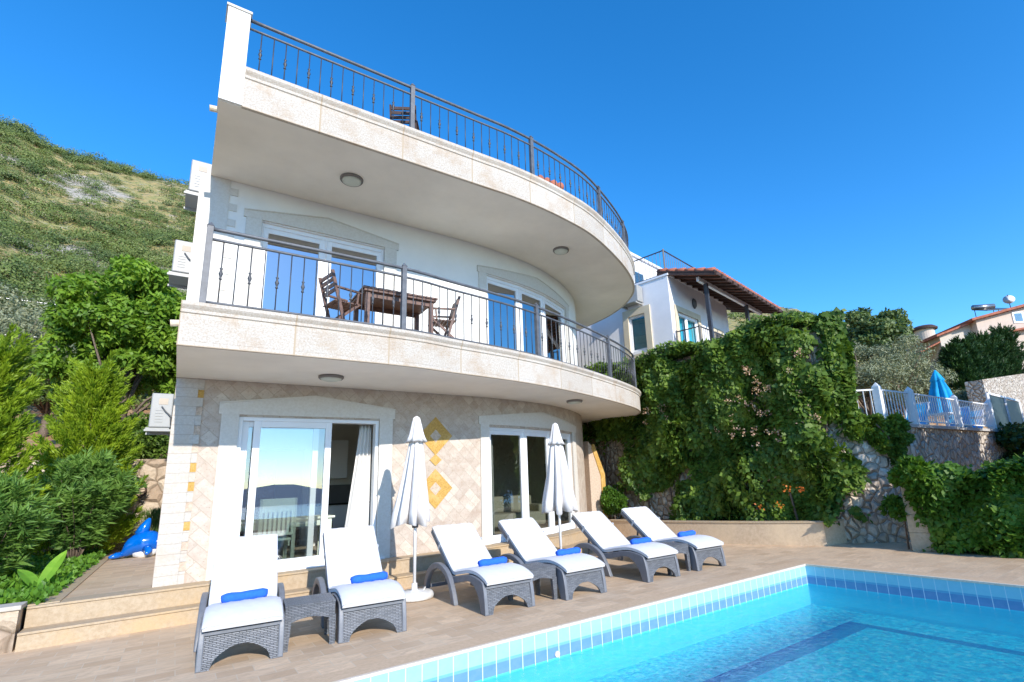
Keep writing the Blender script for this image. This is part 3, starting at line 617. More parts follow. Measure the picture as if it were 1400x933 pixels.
# glazed doors on the curve: straight leaves between points
def leafunit(parent, A, B, z0, z1, fw, gl, name='door_leaf', depth=.06, hinge=False):
    A = Vector((*A, 0)); B = Vector((*B, 0)); t = (B-A).normalized(); nrm = Vector((t.y, -t.x, 0)); L = (B-A).length
    Mx = Matrix(((t.x, nrm.x, 0, A.x), (t.y, nrm.y, 0, A.y), (0, 0, 1, 0), (0, 0, 0, 1)))
    mb = MB(); d = depth/2
    mb.box(0, fw, -d, d, z0, z1, Mx); mb.box(L-fw, L, -d, d, z0, z1, Mx); mb.box(fw, L-fw, -d, d, z0, z0+fw*1.1, Mx); mb.box(fw, L-fw, -d, d, z1-fw, z1, Mx)
    f = mb.build(name, 'pvc', parent, bevel=.004)
    mb = MB(); mb.face([tuple(Mx @ Vector(p)) for p in ((fw, 0, z0+fw), (L-fw, 0, z0+fw), (L-fw, 0, z1-fw), (fw, 0, z1-fw))]); mb.build('pane', gl, f); return f
def doorset(cur, Xs, z0, z1, gl, fw=.09, d=-.10):
    P = [cur.off(cur.sx(x), d) for x in Xs]
    fr = MB()
    for a, b in zip(P[:-1], P[1:]): fr.bar((*a, z1-.035), (*b, z1-.035), .1, .07); fr.bar((*a, z0+.03), (*b, z0+.03), .1, .06)
    for p in (P[0], P[-1]): fr.bar((*p, z0), (*p, z1), .1, .1)
    for p in P[1:-1]: fr.bar((*p, z0), (*p, z1), .08, .08)
    F = fr.build('door_frame', 'pvc', vi)
    for a, b in zip(P[:-1], P[1:]): leafunit(F, a.lerp(b, .02), b.lerp(a, .02), z0+.06, z1-.07, fw, gl, 'door_leaf')
doorset(W, (5.25, 6.30, 7.22, 8.28), G0, 2.82, 'glass_mid', .085); doorset(W, (5.25, 6.30, 7.22, 8.28), F2, 6.28, 'glass_up', .085)
doorset(W, (.80, 1.86, 2.92), F2, 6.32, 'glass_up', .09)
# ground floor sliding door, right part open
fr = MB(); fr.box(.71, .77, 9.62, 9.78, G0, 2.87); fr.box(2.87, 2.93, 9.62, 9.78, G0, 2.87); fr.box(.77, 2.87, 9.62, 9.78, 2.81, 2.87); fr.box(.77, 2.87, 9.62, 9.78, G0, .50); F = fr.build('door_frame', 'pvc', vi, bevel=.004)
leafunit(F, (.775, 9.74), (1.93, 9.74), .5, 2.81, .09, 'glass_hi'); lf = leafunit(F, (.93, 9.665), (2.12, 9.665), .5, 2.81, .10, 'glass_hi')
mb = MB(); mb.box(.58, 3.06, 9.50, 9.62, .44, .475); mb.build('door_sill', 'whitepaint', vi, bevel=.004)
# indoor shell
mb = MB(); mb.box(2.5, 10, 14.0, 14.2, G0, G1); mb.box(.1, 2.5, 14.0, 14.2, 2.7, G1); mb.box(4.5, 4.6, 9.9, 14.0, G0, G1); mb.box(.1, 10, 13.8, 14, F2, C2); mb.box(4.5, 4.6, 9.9, 13.8, F2, C2); mb.box(8.9, 9.0, 11.6, 14, G0, G1)  # back wall left open at the unseen left part to brighten the room
mb.build('interior_wall', 'inwall', vi)
mb = MB(); q = [W.off(t, -.26) for t in W.s if t < xa(9.4)]; mb.prism([(max(p.x, .1), p.y) for p in q]+[(9.4, 14), (.1, 14)], .36, .446); mb.build('interior_floor', 'infloor', vi)
# kitchen wall units seen through the open door
mb = MB(); mb.box(2.9, 3.32, 13.3, 14, 1.95, 2.85); mb.box(3.9, 4.5, 13.35, 14, G0, 2.9); mb.box(2.6, 3.9, 13.4, 14, G0, 1.32); kt = mb.build('kitchen_units', 'pvc'); tag(kt, 'white kitchen cupboards at the back of the room behind the open door', 'kitchen unit')
mb = MB(); mb.box(2.6, 3.9, 13.92, 13.985, 1.36, 1.80); mb.build('splashback', simple('grey_splashback', (.16, .15, .14), .4, .1, 3), kt); mb = MB(); mb.box(2.6, 3.9, 13.36, 14, 1.325, 1.36); mb.build('worktop', 'dark', kt)
mb = MB(); mb.lathe([(.13, 0), (.13, .5), (.12, .52), (.125, .56), (.02, .58)], (0, 0, 0), 24); tb = mb.build('waste_bin', 'steel', None, True); tb.location = (2.82, 12.9, G0); tag(tb, 'steel cylinder waste bin on the kitchen floor inside the open door', 'bin')
# curtain
def curtain(x0, x1, y, z0, z1, name, label, sweepx=.12):
    mb = MB(); n = 28; nz = 12; g = []
    for j in range(nz+1):
        v = j/nz; z = z0+(z1-z0)*v; row = []
        for i in range(n+1):
            u = i/n; k = (1-v)**1.2
            row.append((x0+(x1-x0)*u-sweepx*k*(1-u)*1.6, y+.035*sin(u*22+2*k)+.02*k, z))
        g.append(row)
    mb.v = [v for row in g for v in row]
    for j in range(nz):
        for i in range(n): mb.f.append((j*(n+1)+i, j*(n+1)+i+1, (j+1)*(n+1)+i+1, (j+1)*(n+1)+i))
    o = mb.build(name, 'curtain', None, True); sm = o.modifiers.new('solid', 'SOLIDIFY'); sm.thickness = .004; return tag(o, label, 'curtain')
curtain(2.66, 2.86, 9.86, .5, 2.83, 'curtain', 'pale curtain gathered at the right side of the open sliding door', .16)
curtain(5.34, 5.50, 9.98, .5, 2.76, 'curtain', 'pale curtain gathered behind the left leaf of the curved glass doors', .05)
# ceiling lamps
for i, (x, y, z, s, lb) in enumerate(((1.99, 8.49, C2, .19, 'round ceiling lamp under the roof overhang, left one'), (6.85, 8.91, C2, .19, 'round ceiling lamp under the roof overhang, right one nearer the curve'),
                        (1.86, 8.68, S1, .19, 'round ceiling lamp under the first balcony above the sliding door'), (7.37, 9.38, S1, .19, 'round ceiling lamp under the first balcony above the curved glass doors'))):
    l = thing('ceiling_lamp', lb, 'lamp', (x, y, z+.003), 0, 'round lamps on the balcony undersides')
    mb = MB(); mb.lathe([(s, 0), (s, -.03), (s*.9, -.05), (s*.86, -.035)], (0, 0, 0), 36); mb.build('ring', 'lampring', l, True)
    mb = MB(); mb.lathe([(s*.86, -.03), (s*.8, -.055), (s*.55, -.075), (.01, -.082)], (0, 0, 0), 36); mb.build('lamp_shade', 'lampglass', l, True)
# railings
def baluster_mesh(h, knob):
    mb = MB()
    mb.tube([(0, 0, 0), (0, 0, h)], .0085, 6)
    if knob:
        c = h*.47; mb.lathe([(.009, c-.085), (.022, c-.075), (.012, c-.055), (.014, c-.04), (.026, c), (.014, c+.04), (.012, c+.055), (.022, c+.075), (.009, c+.085)], (0, 0, 0), 8)
    me = bpy.data.meshes.new('baluster'); me.from_pydata(mb.v, [], mb.f); me.materials.append(M['baluster_iron']); me.shade_smooth(); return me
def railing(cur, a, posts, zb, zt, name, off=-.09, n0=16):
    rail = thing(name, '', '', (0, 0, 0)); del rail['label']; del rail['category']; rail.parent = vi
    mb = MB(); q = [t for t in cur.samples(a, posts[-1])]
    P = [cur.off(t, off) for t in q]
    mb.tube([(p.x, p.y, zt) for p in P], .026, 10); mb.build('top_rail', 'iron', rail, True)
    mb = MB(); mb.tube([(p.x, p.y, zt-.145) for p in P], .019, 8); mb.tube([(p.x, p.y, zb+.06) for p in P], .017, 8); mb.build('lower_rail', 'iron', rail, True)
    for t in posts:
        p, n = cur.at(t); p = p+n*off; mb = MB(); Mx = Matrix.Rotation(atan2(-n.x, n.y)+pi, 4, 'Z'); Mx.translation = (p.x, p.y, 0)
        mb.box(-.037, .037, -.037, .037, zb, zt+.03, Mx); 
        i = len(mb.v); mb.v += [tuple(Mx @ Vector(v)) for v in ((-.043, -.043, zt+.03), (.043, -.043, zt+.03), (.043, .043, zt+.03), (-.043, .043, zt+.03), (0, 0, zt+.10))]
        mb.f += [(i, i+1, i+4), (i+1, i+2, i+4), (i+2, i+3, i+4), (i+3, i, i+4), (i+3, i+2, i+1, i)]
        mb.build('post', 'iron', rail, bevel=.004)
    hh = zt-.145-zb-.06; m0, m1 = baluster_mesh(hh, 0), baluster_mesh(hh, 1); k = 0
    ps = ([a] if a < posts[0]-.1 else [])+list(posts)
    for s0, s1 in zip(ps[:-1], ps[1:]):
        nb = max(2, round((s1-s0)/.165)-1)
        for i in range(1, nb+1):
            p = cur.off(s0+(s1-s0)*i/(nb+1), off); k += 1
            o = bpy.data.objects.new('baluster', m1 if k % 2 else m0); COL.objects.link(o); o.parent = rail; o.location = (p.x, p.y, zb+.06)
    return rail
railing(P1, P1.sx(.05), [P1.sx(.05), P1.sx(2.65), P1.sx(5.57), P1.sx(8.48), P1.sx(10.55), P1.L-1.0], 3.995, 5.07, 'balcony_railing')
railing(P2, P2.sx(.25), [P2.sx(2.72), P2.sx(5.25), P2.sx(7.66), P2.sx(9.35), P2.sx(10.9)+.5, P2.L-.8], 7.57, 8.49, 'roof_railing')
# yellow stone buttress at the curved end
mb = MB(); mb.extr([(9.85, .38), (10.33, .38), (10.33, 1.75), (9.98, 2.6), (9.85, 2.75)], lambda u, v, a: (u, a, v), 12.0, 12.6); mb.build('buttress', 'tanstone', vi)
mb = MB(); mb.extr([(10.26, .38), (10.42, .38), (10.42, 1.78), (10.07, 2.66), (10.02, 2.66), (9.97, 2.55), (10.26, 1.72)], lambda u, v, a: (u, a, v), 11.97, 12.62); mb.build('buttress_edge', 'gold', vi, bevel=.008)
# chimney on the roof
ch = MB(); ch.box(6.42, 7.0, 9.1, 9.7, R2, 8.70); c_ = tag(ch.build('chimney', 'stucco'), 'white chimney with terracotta tile cap on the roof behind the railing', 'chimney')
mb = MB()
for i in range(4):
    x = 6.31+i*.2; mb.lathe([(.0, 0), (.0, 0)], (0, 0, 0), 3) if False else None
    mb.tube([(x+.1, 8.98, 8.72), (x+.1, 9.4, 8.84), (x+.1, 9.82, 8.72)], .10, 10)
mb.build('tile_cap', 'rooftile', c_, True)
# air conditioners on the left wall
def ac(loc, label):
    t = thing('air_conditioner', label, 'air conditioner', loc, 0, 'outdoor air conditioner units on the left wall')
    mb = MB(); mb.box(-.36, -.02, 0, .80, 0, .66); mb.build('casing', 'ac', t, bevel=.02)
    mb = MB(); mb.box(-.24, -.10, -.006, .004, .44, .56); mb.build('handle_recess', 'tan', t)
    mb = MB()
    for k in range(5): mb.box(-.28, -.16, -.008, .0, .10+k*.055, .125+k*.055)
    mb.build('vent_ribs', 'ac', t)
    mb = MB(); mb.tube([(-.19, -.02, .40), (-.12, -.03, .30), (-.04, -.03, .22), (-.02, -.02, .05)], .012, 8); mb.tube([(-.08, -.02, .26), (-.03, -.04, .20), (.02, -.02, .24)], .015, 8); mb.build('pipe', 'ac_dark', t, True)
    mb = MB(); mb.box(-.42, .06, .03, .08, -.07, -.03); mb.box(-.42, .06, .70, .75, -.07, -.03); mb.box(-.40, -.04, 0.03, .75, -.03, 0.0); mb.build('bracket', 'ac', t)
ac((-.18, 12.4, 2.99), 'white air conditioner on the ground floor level, lowest of the three'); ac((-.10, 11.65, 5.90), 'white air conditioner beside the first balcony, middle of the three'); ac((.02, 11.1, 7.38), 'white air conditioner under the roof edge, highest of the three')

# ================================================================== POOLSIDE FURNITURE
def arc_poly(o, i): return o+list(reversed(i))
def c2(pts, n=6): return [(p.x, p.y) for p in crs(pts, n)]
def lounger(rise=.60, run=.86):
    t = thing('sun_lounger', 'x', 'sun lounger', (0, 0, 0), 0, 'grey wicker sun loungers in a row by the pool')
    fx = lambda u, v, a: (a, u, v)
    # front foot panel with arched cut-out, leaning slightly
    top = [(-.35, .335), (.35, .335)]; arch = c2([(.26, 0), (.22, .09), (.10, .17), (0, .185), (-.10, .17), (-.22, .09), (-.26, 0)], 5)
    poly = [(-.37, 0), (-.352, .335), (.352, .335), (.37, 0)]+arch
    mb = MB(); mb.extr(poly, lambda u, v, a: (u, a+.07*v/.335-.0, v), .0, .035); mb.build('foot_panel', 'wicker', t)
    # side members: front leg and rail, then the big arched armrest leg
    outer = [(-.005, 0), (.02, .2), (.06, .345), (.12, .395), (.30, .43), (.50, .435), (.75, .40), (1.0, .36), (1.20, .36)]
    inner = [(.13, 0), (.17, .12), (.26, .25), (.40, .335), (.55, .345), (.75, .31), (1.0, .27), (1.20, .27)]
    so, si = c2(outer, 4), c2(inner, 4)
    ao = c2([(.83, 0), (.92, .18), (1.06, .36), (1.25, .465), (1.48, .505), (1.72, .47), (1.92, .36), (2.05, .19), (2.09, 0)], 5)
    ai = c2([(.96, 0), (1.02, .15), (1.12, .29), (1.28, .385), (1.48, .42), (1.68, .39), (1.84, .29), (1.94, .15), (1.97, 0)], 5)
    for sgn in (-1, 1):
        x0, x1 = (-.37, -.32) if sgn < 0 else (.32, .37)
        mb = MB(); mb.extr(so+si[::-1], fx, x0, x1); mb.build('side_rail', 'resin', t, bevel=.01)
        x0, x1 = (-.435, -.365) if sgn < 0 else (.365, .435)
        mb = MB(); mb.extr(ao+ai[::-1], fx, x0, x1); mb.build('armrest_leg', 'resin', t, bevel=.014)
    mb = MB(); dk = [(.04, .335), (.30, .39), (.50, .395), (.75, .36), (1.0, .325), (1.2, .325)]
    mb.extr(c2(dk, 4)+[(y, z-.03) for y, z in c2(dk, 4)][::-1], fx, -.33, .33)
    mb.bar((-.37, 1.17, .30), (.37, 1.17, .30), .06); 
    mb.build('seat_frame', 'resin', t)
    mb = MB(); mb.bar((-.37, 1.95, .12), (.37, 1.95, .12), .05); mb.build('crossbar', 'resin', t)
    L = sqrt(rise**2+run**2); d = Vector((0, run/L, rise/L)); nn = Vector((0, -rise/L, run/L)); o = Vector((0, 1.13, .35))
    mb = MB()
    for x0, x1 in ((-.35, -.29), (.29, .35), (-.06, .06)): mb.extr([(0, -.03), (L, -.03), (L, .03), (0, .03)], lambda u, v, a: tuple(Vector((a, 0, 0))+o+d*u+nn*v), x0, x1)
    mb.extr([(0, .0), (L-.02, .0), (L-.02, .02), (0, .02)], lambda u, v, a: tuple(Vector((a, 0, 0))+o+d*u+nn*v), -.29, .29)
    for u in (.3, .62, L-.05): mb.bar(tuple(o+d*u-nn*.02+Vector((-.33, 0, 0))), tuple(o+d*u-nn*.02+Vector((.33, 0, 0))), .05)
    mb.bar(tuple(o+d*.62+Vector((-.2, 0, 0))), (-.2, 1.72, .15), .03); mb.bar(tuple(o+d*.62+Vector((.2, 0, 0))), (.2, 1.72, .15), .03)
    mb.build('backrest', 'resin', t, bevel=.006)
    # one folded cushion: seat and back
    th = .065; bot = crs([(-.01, .355), (.14, .41), (.32, .445), (.52, .447), (.78, .41), (1.0, .375), (1.10, .378)], 5)
    P = [Vector((0, p.x, p.y)) for p in bot]+[o+d*u+nn*.035 for u in np.linspace(.10, L+.01, 12)]
    g = []; m = len(P); NX = 16
    for i, p in enumerate(P):
        a = (P[min(i+1, m-1)]-P[max(i-1, 0)]).normalized(); u = Vector((0, -a.z, a.y)); row = []
        e = .012 if i in (0, m-1) else 0
        for k in range(NX+1):
            x = -.345+.69*k/NX; edge = min(1, min(k, NX-k)/1.6); puff = .62+.38*edge**.5
            row.append(tuple(p+Vector((x, 0, 0))+u*(th*puff*(1 if not e else .75)+.004*sin(k*1.9+i*.7)*edge)))
        g.append((row, [tuple(p+Vector((-.345+.69*k/NX, 0, 0))) for k in range(NX+1)]))
    mb = MB(); n0 = 0
    vid = {}
    for i in range(m):
        for s_ in (0, 1):
            for k in range(NX+1): vid[i, s_, k] = len(mb.v); mb.v.append(g[i][s_][k])
    for i in range(m-1):
        for k in range(NX):
            mb.f.append((vid[i, 0, k], vid[i, 0, k+1], vid[i+1, 0, k+1], vid[i+1, 0, k])); mb.f.append((vid[i, 1, k], vid[i+1, 1, k], vid[i+1, 1, k+1], vid[i, 1, k+1]))
        mb.f.append((vid[i, 0, 0], vid[i+1, 0, 0], vid[i+1, 1, 0], vid[i, 1, 0])); mb.f.append((vid[i, 0, NX], vid[i, 1, NX], vid[i+1, 1, NX], vid[i+1, 0, NX]))
    for i in (0, m-1):
        for k in range(NX): mb.f.append((vid[i, 0, k], vid[i, 1, k], vid[i, 1, k+1], vid[i, 0, k+1]) if i == 0 else (vid[i, 0, k], vid[i, 0, k+1], vid[i, 1, k+1], vid[i, 1, k]))
    cu = mb.build('cushion', 'cushion', t, True)
    b = cu.modifiers.new('bevel', 'BEVEL'); b.width = .012; b.segments = 3; b.limit_method = 'ANGLE'; b.angle_limit = R(50)
    mb = MB(); loop = [g[i][0][0] for i in range(m)]+[g[m-1][0][k] for k in range(1, NX)]+[g[i][0][NX] for i in reversed(range(m))]+[g[0][0][k] for k in reversed(range(0, NX))]
    mb.tube(loop, .0045, 5); mb.build('piping', 'seam', cu, True)
    mb = MB()
    for sx_ in (-.353, .345): mb.extr([(.60, -.03), (.64, -.03), (.64, .10), (.60, .10)], lambda u, v, a: tuple(Vector((a, 0, 0))+o+d*u+nn*v), sx_, sx_+.008)
    mb.build('strap', 'cushion', t)
    return t
tall = lounger(.68, .76); norm = lounger(.58, .84)
spots = [(.67, 6.40, -5, tall, 'grey wicker lounger nearest the camera, leftmost, white cushion in front of the glass door'),
         (1.95, 6.37, -5, None, 'grey wicker lounger between the front side table and the left parasol base'),
         (3.66, 6.23, -2, norm, 'grey wicker lounger just right of the left parasol base'),
         (4.86, 6.14, -1, None, 'grey wicker lounger in front of the right parasol, right of the middle side table'),
         (6.46, 6.14, -1, None, 'grey wicker lounger left of the farthest side table, second from the right'),
         (7.70, 6.17, -3, None, 'grey wicker lounger farthest from the camera, rightmost, before the planter')]
offs = [(.0, .60, 8), (.06, .62, 5), (.04, .58, 3), (.10, .55, 2), (.06, .55, 0), (.02, .55, 4)]
for i, (x, y, a, src, lb) in enumerate(spots):
    o = src or copy_tree(tall if i == 1 else norm); o.location = (x, y, 0); o.rotation_euler.z = R(a); o['label'] = lb
    # rolled towel on the seat
    tw = MB(); prof = []
    tw.tube([(-.215+.43*k/10, 0, .003*sin(k)) for k in range(11)], [.040]+[.051+.002*sin(k*1.7) for k in range(9)]+[.040], 18)
    for e in (-1, 1):
        sp = [(e*(.2165), (.042-.004*q)*cos(q*.9), (.042-.004*q)*sin(q*.9)) for q in range(10)]; tw.tube(sp, .006, 5)
    tw = tw.build('rolled_towel', 'towel', None, True)
    Rm = Matrix.Rotation(R(a), 3, 'Z'); q = Rm @ Vector((offs[i][0], offs[i][1], 0)); tw.location = (x+q.x, y+q.y, .545); tw.rotation_euler = (0, 0, R(a+offs[i][2]))
    tag(tw, ['rolled blue towel on the leftmost lounger cushion', 'rolled blue towel on the second lounger from the left', 'rolled blue towel on the lounger right of the left parasol base', 'rolled blue towel on the lounger in front of the right parasol', 'rolled blue towel on the second lounger from the right', 'rolled blue towel on the farthest rightmost lounger'][i], 'towel', 'rolled blue towels on the loungers')
def side_table():
    t = thing('side_table', 'x', 'side table', (0, 0, 0), 0, 'grey wicker side tables between the loungers')
    mb = MB()
    for k in range(11): mb.box(-.25, .25, -.25+k*.0458, -.25+k*.0458+.042, .43, .45)
    mb.build('tabletop', 'wicker', t, bevel=.004)
    fx = lambda u, v, a: (u, a, v); fy = lambda u, v, a: (a, u, v)
    sk = [(-.245, .428), (.245, .428), (.245, .30)]+c2([(.20, .27), (.1, .30), (0, .31), (-.1, .30), (-.20, .27)], 4)+[(-.245, .30)]
    mb = MB(); mb.extr(sk, fx, -.252, -.235); mb.extr(sk, fx, .235, .252); mb.extr([(u*.95, v) for u, v in sk], fy, -.248, -.232); mb.extr([(u*.95, v) for u, v in sk], fy, .232, .248); mb.build('apron', 'wicker', t)
    for x in (-1, 1):
        for y in (-1, 1):
            mb = MB(); mb.extr([(x*.255, .30), (x*.18, .30), (x*.205, 0), (x*.255, 0)], fx, y*.255, y*.20); mb.extr([(y*.253, .30), (y*.18, .30), (y*.205, 0), (y*.253, 0)], fy, x*.257, x*.20); mb.build('leg', 'wicker', t)
    return t
st = side_table()
for i, (x, y, a, lb) in enumerate(((1.33, 6.74, -6, 'square wicker side table between the two leftmost loungers'), (4.22, 6.58, -2, 'square wicker side table between the two middle loungers'), (7.06, 6.58, -2, 'square wicker side table between the two rightmost loungers'))):
    o = st if i == 0 else copy_tree(st); o.location = (x, y, 0); o.rotation_euler.z = R(a); o['label'] = lb
def parasol(loc, rz, label, zt=2.70, seed=1, wide=1., lean=0):
    t = thing('parasol', label, 'parasol', loc, R(rz), 'closed white parasols by the pool'); rr = random.Random(seed)
    mb = MB(); mb.tube([(0, 0, .10), (0, 0, zt-.05)], .024, 14); mb.build('pole', 'whitepaint', t, True)
    K = 96; prof = [(2.38, .085), (2.30, .115), (2.10, .15), (1.8, .19), (1.5, .25), (1.25, .30), (1.10, .325)]
    ph = [rr.uniform(-.25, .25) for _ in range(8)]; dp = [rr.uniform(.75, 1.2) for _ in range(8)]
    mb = MB(); rows = []
    for z, r in prof:
        row = []
        for q in range(K):
            th = 2*pi*q/K; s = (th/(2*pi)*8); k = int(s) % 8; f = abs(sin(pi*s+ph[k]*.5)); depth = .18+.66*min(1, (2.4-z)/.9)
            rad = r*wide*(1-depth*(1-f)**1.3*dp[k])*(1+.04*sin(th*3+seed)+.03*sin(th*19+z*6)); rad = max(rad, .03)
            row.append((rad*cos(th)+lean*max(0, (2.2-z)), rad*sin(th), z*zt/2.7+(.035*f*cos(th*3+seed) if z < 1.2 else 0)-(.05*(f) if z < 1.2 else 0)))
        rows.append(row)
    i0 = 0
    for row in rows: mb.v += row
    for a in range(len(rows)-1):
        for q in range(K): mb.f.append((a*K+q, (a+1)*K+q, (a+1)*K+(q+1) % K, a*K+(q+1) % K))
    o = mb.build('canopy', 'canvas', t, True); s_ = o.modifiers.new('solid', 'SOLIDIFY'); s_.thickness = .006
    mb = MB(); prof = [(.012, zt+.01), (.05, zt-.02), (.075, zt-.12), (.10, zt-.24), (.125, zt-.33), (.165, zt-.41), (.15, zt-.40)]
    mb.lathe(prof, (0, 0, 0), 64, .10, 8); mb.build('vent_cap', 'canvas', t, True)
    mb = MB(); mb.lathe([(.045, 1.02), (.05, 1.06), (.05, 1.12), (.03, 1.15)], (0, 0, 0), 16); mb.build('runner_hub', 'ac_dark', t, True)
    mb = MB(); mb.lathe([(.21, 0), (.285, .01), (.29, .06), (.26, .10), (.08, .115), (.045, .125), (.04, .22), (.0, .22)], (0, 0, 0), 48); mb.tube([(.12, -.05, .108), (.16, -.04, .135), (.2, .02, .135), (.19, .08, .105)], .009, 6); mb.build('base', 'baseplastic', t, True)
    return t
parasol((3.04, 8.02, 0), 10, 'closed white parasol in a round base, left of the gold diamond inlays', 2.74, 1, .92, -.07)
parasol((5.78, 8.0, 0), 33, 'closed white parasol in front of the curved glass doors, right one', 2.70, 5, 1.05)
# deck drain grate left of the second lounger
mb = MB(); mb.box(1.28, 1.72, 8.15, 8.6, .004, .010); tag(mb.build('drain_cover', rubble_mat('mosaic_cover', 22, ((.30, .29, .27), (.2, .2, .19), (.4, .38, .35)))), 'square grey pebble drain cover in the deck behind the front side table', 'drain cover')
# pool inlet fittings
mb = MB(); mb.tube([(3.62, 5.179, -.275), (3.62, 5.167, -.275)], .032, 24); tag(mb.build('pool_inlet', 'coping_edge'), 'small white round inlet in the dark tile band of the pool wall', 'pool inlet')

# ================================================================== BALCONY FURNITURE
tb = thing('dining_table', 'slatted brown wooden table on the first balcony between two folding chairs', 'table', (2.72, 8.30, F2))
mb = MB()
for k in range(11): mb.box(-.62+k*.1135, -.62+k*.1135+.105, -.42, .42, .70, .73)
mb.box(-.60, .60, -.40, .40, .66, .698); mb.build('tabletop', 'wood', tb, bevel=.003)
for x in (-1, 1):
    for y in (-1, 1): mb = MB(); mb.box(x*.53-.035, x*.53+.035, y*.33-.035, y*.33+.035, 0, .66); mb.build('leg', 'wood', tb, bevel=.004)
mb = MB(); mb.box(-.5, .5, -.345, -.32, .58, .66); mb.build('apron', 'wood', tb); mb = MB(); mb.box(-.5, .5, .32, .345, .58, .66); mb.build('apron', 'wood', tb)
def folding_chair(name, label, loc, rz, group=None, mat='wood'):
    t = thing(name, label, 'chair', loc, R(rz), group)
    for y in (-.22, .22):
        mb = MB(); mb.bar((-.02, y, 0), (-.27, y, .92), .03, .045); mb.build('back_leg', mat, t); mb = MB(); mb.bar((-.30, y*.88, 0), (.20, y*.88, .46), .028, .04); mb.build('front_leg', mat, t)
        mb = MB(); mb.bar((-.20, y*1.05, .66), (.20, y*1.05, .64), .045, .025); mb.bar((.14, y*1.05, .44), (.16, y*1.05, .64), .025); mb.build('armrest', mat, t)
    mb = MB()
    for k in range(7): mb.box(-.20+k*.062, -.20+k*.062+.05, -.21, .21, .44, .458)
    mb.build('seat', mat, t)
    mb = MB()
    for k in range(4): z = .60+k*.078; x = -.02-.25*(z+.03)/.92; mb.box(x-.01, x+.012, -.22, .22, z, z+.06)
    mb.build('backrest', mat, t); return t
folding_chair('folding_chair', 'slatted brown folding chair at the left end of the balcony table', (1.86, 8.22, F2), 12, 'folding chairs at the balcony table')
folding_chair('folding_chair', 'slatted brown folding chair at the right end of the balcony table', (3.62, 8.35, F2), 168, 'folding chairs at the balcony table')
folding_chair('folding_chair', 'dark slatted chair standing on the roof terrace behind the railing', (2.84, 8.25, R2-.06), 60, None, 'darkwood')
# ================================================================== INDOOR FURNITURE behind the glass
def slat_chair(loc, rz, label, mat='greenwhite'):
    t = thing('dining_chair', label, 'chair', loc, R(rz), 'white dining chairs indoors')
    mb = MB()
    for x in (-.25, .25): mb.bar((x, 0, 0), (x, 0, 1.12), .04)
    mb.box(-.24, .24, -.015, .015, .90, 1.12); mb.box(-.24, .24, -.015, .015, .52, .56)
    for k in range(7): mb.box(-.20+k*.067, -.20+k*.067+.04, -.008, .008, .56, 1.03)
    mb.build('backrest', mat, t); mb = MB(); mb.box(-.22, .22, 0.02, .44, .43, .47); mb.build('seat', mat, t, bevel=.01)
    for x in (-.2, .2): mb = MB(); mb.bar((x, .41, 0), (x, .41, .43), .04); mb.build('leg', mat, t)
    mb = MB(); mb.box(-.18, .18, .38, .40, .34, .43); mb.box(-.2, -.18, .02, .4, .34, .43); mb.box(.18, .2, .02, .4, .34, .43); mb.build('apron', mat, t); return t
slat_chair((1.42, 9.98, G0), 0, 'white slatted dining chair facing away just inside the glass door')
tb = thing('indoor_table', 'white painted dining table behind the slatted chair indoors', 'table', (1.6, 10.95, G0))
mb = MB(); mb.box(-.85, .85, -.42, .42, .72, .76); mb.build('tabletop', 'greenwhite', tb, bevel=.008)
mb = MB(); mb.box(-.78, .78, -.36, -.34, .60, .72); mb.box(-.78, .78, .34, .36, .60, .72); mb.build('apron', 'greenwhite', tb)
for x in (-.76, .76):
    for y in (-.34, .34): mb = MB(); mb.box(x-.04, x+.04, y-.04, y+.04, 0, .72); mb.build('leg', 'greenwhite', tb)
so = thing('sofa', 'cream sofa behind the left leaf of the curved glass doors', 'sofa', (7.0, 12.2, G0), R(-8))
mb = MB(); mb.box(-.95, .95, -.42, .42, .12, .44); mb.build('seat', 'sofa', so, bevel=.05); mb = MB(); mb.box(-.95, .95, .22, .46, .44, .86); mb.build('backrest', 'sofa', so, bevel=.06)
for x in (-1, 1): mb = MB(); mb.box(x*.95-.1, x*.95+.1, -.42, .44, .1, .62); mb.build('armrest', 'sofa', so, bevel=.05)
tv = MB(); tv.box(8.86, 8.895, 11.9, 12.9, 1.55, 2.15); tag(tv.build('television', 'dark', bevel=.01), 'black television on the indoor wall behind the curved glass doors', 'television')

# ================================================================== INFLATABLE
dl = thing('inflatable_toy', 'glossy blue inflatable dolphin lying on the side path by the villa', 'inflatable toy', (-.46, 15.2, .45), R(0)); dl.scale = (.84, .84, .84)
mb = MB(); sp = [(-.46, 0, .08), (-.36, 0, .14), (-.22, 0, .26), (-.05, 0, .33), (.12, 0, .33), (.25, 0, .28), (.36, 0, .22), (.46, 0, .20)]
mb.tube([tuple(p) for p in crs(sp, 4)], [max(.02, float(x)) for x in np.interp(np.linspace(0, 7, 29), range(8), [.05, .13, .24, .31, .30, .22, .11, .05])], 20); mb.build('body', 'inflatable', dl, True)
mb = MB(); mb.tube([(-.10, 0, .55), (-.03, .0, .75), (.02, 0, .88), (.05, 0, .96)], [.16, .12, .075, .03], 12); mb.build('dorsal_fin', 'inflatable', dl, True)
mb = MB(); mb.tube([(-.42, 0, .09), (-.56, -.06, .07), (-.68, -.16, .05)], [.07, .075, .03], 10); mb.tube([(-.42, 0, .09), (-.56, .08, .07), (-.66, .2, .05)], [.07, .075, .03], 10); mb.build('tail_fluke', 'inflatable', dl, True)
for s_ in (-1, 1): mb = MB(); mb.tube([(.05, s_*.22, .22), (.12, s_*.42, .14), (.08, s_*.56, .08)], [.1, .08, .03], 10); mb.build('flipper', 'inflatable', dl, True)
